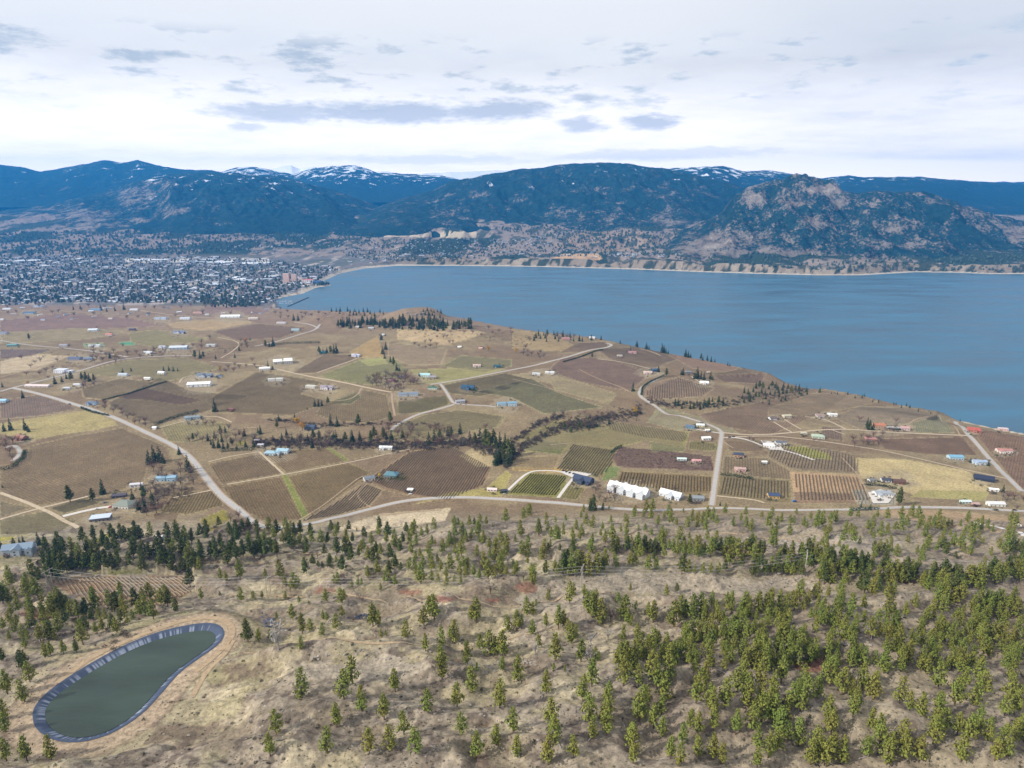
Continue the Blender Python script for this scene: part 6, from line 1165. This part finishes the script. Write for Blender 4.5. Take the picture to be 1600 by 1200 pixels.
pts = townpts(TW, 2100); sub = townpts([(560,378),(640,374),(745,374),(830,372),(930,388),(935,404),(860,400),(745,403),(620,408),(545,415),(530,398)], 420) + townpts([(945,396),(1060,394),(1075,402),(950,402)], 60) + townpts([(860,362),(905,360),(860,372),(800,378)], 50) + townpts([(400,366),(560,370),(520,400),(330,395)], 170) + townpts([(0,388),(300,380),(330,398),(0,402)], 120)
RC = [(214,218,224),(184,190,200),(150,158,170),(120,130,146),(96,104,120),(170,158,150),(196,186,176),(140,116,110),(126,144,168)]
infos = []
for u, v in pts + sub:
    x, y, z = at(u, v)
    if y < 2700 or z < 1.5: continue
    infos.append((u, v, x, y, z, r_.choice(RC[1:5] * 2 + RC), r_.uniform(8, 16), r_.uniform(7, 11), r_.uniform(3, 6.5), r_.uniform(-.5, .5)))
for u, v in townpts([(190,411),(200,403),(330,402),(440,408),(440,416),(300,412)], 26) + townpts([(0,418),(0,408),(120,400),(160,408),(60,420)], 10) + townpts([(300,432),(420,428),(430,444),(320,450)], 9):
    x, y, z = at(u, v); infos.append((u, v, x, y + 40, z, RC[0] if r_.random() < .7 else RC[1], r_.uniform(40, 95), r_.uniform(25, 45), 7, .15))
infos = [(t[0], t[1], round((t[2] * .98 + t[3] * .2) / 16) * 16 * .98 - round((t[3] * .98 - t[2] * .2) / 34) * 34 * .2 if 0 else t[2], t[3], t[4], t[5], t[6], t[7], t[8], .18 + (1.57 if r_.random() < .35 else 0)) for t in infos]
infos.sort(key=lambda t: t[3] - 40 * t[6]); near = [t for t in infos if t[6] < 30][:180]; L2_ = sorted(scat([(0,478),(420,480),(420,497),(0,502)], 26, 1, 2, 91, 9))
for j, (u, v, h_) in enumerate(L2_):
    x, y, z = at(u, v); e = empty('farm_house', (x, y, z)); c = RC[(j * 5) % 9]; wl_, rf = simple_house(x, y, z, 11 + (j * 7) % 8, 8, 3.6, .3 * (j % 4)); mesh('wall', *wl_, cmat((206, 202, 196)), e); mesh('roof', *rf, cmat(c), e)
    tag(e, '%sfarm house from the left on the fields just below the town' % (ORD[j] if j else 'first '), 'house', 'small farm houses on the fields just below the town')
ids_ = set(id(t) for t in near); rest = [t for t in infos if id(t) not in ids_]
CN = {0: 'white', 1: 'pale grey', 2: 'grey', 3: 'slate grey', 4: 'dark slate', 5: 'tan', 6: 'cream', 7: 'brown', 8: 'blue grey'}
tg_ = {}
for t_ in near: tg_.setdefault((CN[RC.index(t_[5])], 'left' if t_[0] < 110 else 'left middle' if t_[0] < 220 else 'right middle' if t_[0] < 320 else 'lakeward'), []).append(t_)
for (cn, zn), L_ in tg_.items():
    L_.sort(key=lambda t: t[0])
    for j, (u, v, x, y, z, c, w, d, h, a) in enumerate(L_):
        e = empty('town_house', (x, y, z)); wl_, rf = simple_house(x, y, z, w, d, h, a); mesh('wall', *wl_, cmat((176, 172, 168)), e); mesh('roof', *rf, cmat(c), e)
        tag(e, '%s%s roofed house from left, %s part of the near town edge' % (ORD[j] if j else 'first ', cn, zn), 'house', 'small houses along the near edge of the town')
P = {}; 
for (u, v, x, y, z, c, w, d, h, a) in rest:
    if r_.random() < .10 and y < 5200: w *= 2.6; d *= 2.2; h = 7; c = RC[0]
    wl_, rf = simple_house(x, y, z, w, d, h, a, h == 7); o_ = np.array([x, y, z]); P.setdefault('w', []).append((wl_[0] + o_, wl_[1])); P.setdefault(c, []).append((rf[0] + o_, rf[1]))
V, Q = cat([cat(L_) for L_ in P.values()]); mi = np.concatenate([np.full(sum(len(q) for _, q in L_), i) for i, L_ in enumerate(P.values())])
o = mesh('town_buildings', V, Q, mats=[cmat((160, 158, 158)) if k == 'w' else cmat(k) for k in P], mi=mi); tag(o, 'far town of small pale roofed buildings beyond the fields', 'buildings', None, 'stuff')
# town trees
def town_trees(pts, name, m, label, h0, h1):
    P = []; K_ = []
    for i in range(5):
        r = np.random.default_rng(1200 + i); V, Q = boulder(1200 + i, .5, .5, .52); V[:, 2] += .5; V = V * (1 + r.normal(size=(len(V), 1)) * .12); K_.append((V[:], Q))
    for (x, y, z) in pts:
        V, Q = K_[r_.randrange(5)]; h = r_.uniform(h0, h1); w = h * r_.uniform(.5, 1.0); P.append((V * np.array([w, w, h]) + np.array([x, y, z - .3]), Q))
    V, Q = cat(P); o = mesh(name, V, Q, m); tag(o, label, 'trees', None, 'stuff')
tp = []
for u, v in townpts(TW, 2500) + townpts([(560,376),(745,374),(930,386),(1000,400),(745,405),(600,410),(530,398)], 900) + townpts([(300,470),(400,462),(420,470),(400,480),(340,482)], 120) + townpts([(490,441),(525,443),(520,446),(490,447)], 40):
    x, y, z = at(u, v)
    if y > 2700 and z > 1.5: tp.append((x, y, z))
town_trees(tp, 'town_trees', CEDAR, 'dark trees scattered between the roofs of the far town', 7, 15)
tp = []
for u, v in townpts(TW, 1500):
    x, y, z = at(u, v)
    if y > 2700 and z > 1.5: tp.append((x, y, z))
town_trees(tp, 'town_bare_trees', mat('town_twigs', (.15, .13, .125), .95, .3, .05), 'leafless grey brown trees between the roofs of the far town', 6, 11)
tp = []
for u, v in townpts([(0,364),(300,358),(560,362),(600,372),(300,398),(0,402)], 1500) + townpts([(745,355),(1000,350),(1100,360),(1150,395),(1000,400),(930,385)], 900) + townpts([(1050,385),(1600,400),(1600,424),(1300,424),(1040,408)], 500):
    x, y, z = at(u, v)
    if y > 4300 and z > 3: tp.append((x, y, z))
town_trees(tp, 'foothill_forest', CEDAR, 'dark patchy forest on the foothills beyond the lake', 9, 20)
for u, v, w, h, wc, rc, lab in [(448,440,9,46,(206,176,166),(196,180,170),'left pinkish apartment tower on the town lakefront'),(460,440,8,40,(200,172,160),(190,172,164),'right pinkish apartment tower on the town lakefront'),(470,441,6,26,(206,190,180),(190,180,176),'shorter beige block right of the lakefront towers'),(482,441,16,16,(214,200,200),(196,110,110),'red roofed hotel on the town lakefront'),(497,443,14,14,(80,110,150),(70,104,146),'blue casino like block at the lakeshore')]:
    house(u, v, w, 'tower', wc, rc, 0, lab.replace('casino like ', 'boxy '), 'building', None, .6, h, 'lakefront_building')
# marina breakwater and boats
x0, y0 = on_plane(450, 479, 0); x1, y1 = on_plane(482, 465, 0); t = np.linspace(0, 1, 40); P = np.stack([x0 + (x1 - x0) * t, y0 + (y1 - y0) * t, t * 0 + .2], 1)
V, Q = tube(P, 3.2, 8); o = mesh('breakwater', V, Q, ROCKD); tag(o, 'thin dark breakwater sheltering the marina at the town shore', 'breakwater')
for i in range(16):
    u = 424 + (i % 8) * 4.5; v = 471 + (i // 8) * 3.2; xx, yy_ = on_plane(u + r_.uniform(-1, 1), v, 0)
    e = empty('sail_boat', (xx, yy_, 0), r_.uniform(-.3, .3)); hull = np.array([(-5, -1.4, .2), (-5, 1.4, .2), (3, 1.6, .2), (6, 0, .4), (3, -1.6, .2), (-5, -1.7, 1.5), (-5, 1.7, 1.5), (3, 1.9, 1.5), (6.4, 0, 1.8), (3, -1.9, 1.5)], float)
    mesh('hull', hull, [(0, 1, 2, 3, 4), (5, 9, 8, 7, 6), (0, 5, 6, 1), (1, 6, 7, 2), (2, 7, 8, 3), (3, 8, 9, 4), (4, 9, 5, 0)], cmat((225, 226, 228)), e)
    V, Q = tube([(.5, 0, 1.5), (.5, 0, 12)], .12, 5); mesh('mast', V, Q, cmat((190, 190, 190)), e)
    V, Q = boxvq(-3, .2, -.9, .9, 1.5, 2.4); mesh('cabin', V, Q, cmat((200, 204, 212)), e)
    tag(e, '%swhite boat from the left in the %s row of the town marina' % (ORD[i % 8] if i % 8 else 'first ', 'farther' if i < 8 else 'nearer'), 'boat', 'boats moored in the marina')
#@@END@@
# ------------------------------------------------------------------ haze
def haze():
    x0, x1, y0, y1, z0, z1 = -17500, 17500, -1400, 16600, -16, 1260
    V = [(x, y, z) for x in (x0, x1) for y in (y0, y1) for z in (z0, z1)]
    o = mesh('haze', V, [(0, 1, 3, 2), (4, 6, 7, 5), (0, 4, 5, 1), (2, 3, 7, 6), (0, 2, 6, 4), (1, 5, 7, 3)])
    m = bpy.data.materials.new('haze_air'); m.use_nodes = True; nt = m.node_tree; nt.nodes.clear()
    out = nt.nodes.new('ShaderNodeOutputMaterial'); v = nt.nodes.new('ShaderNodeVolumePrincipled')
    v.inputs['Color'].default_value = (.035, .37, 1.0, 1); v.inputs['Density'].default_value = HAZE; v.inputs['Anisotropy'].default_value = .2
    nt.links.new(v.outputs[0], out.inputs['Volume']); o.data.materials.append(m); tag(o, kind='stuff')
    o.visible_shadow = True
HAZE = 5.4e-5
haze()
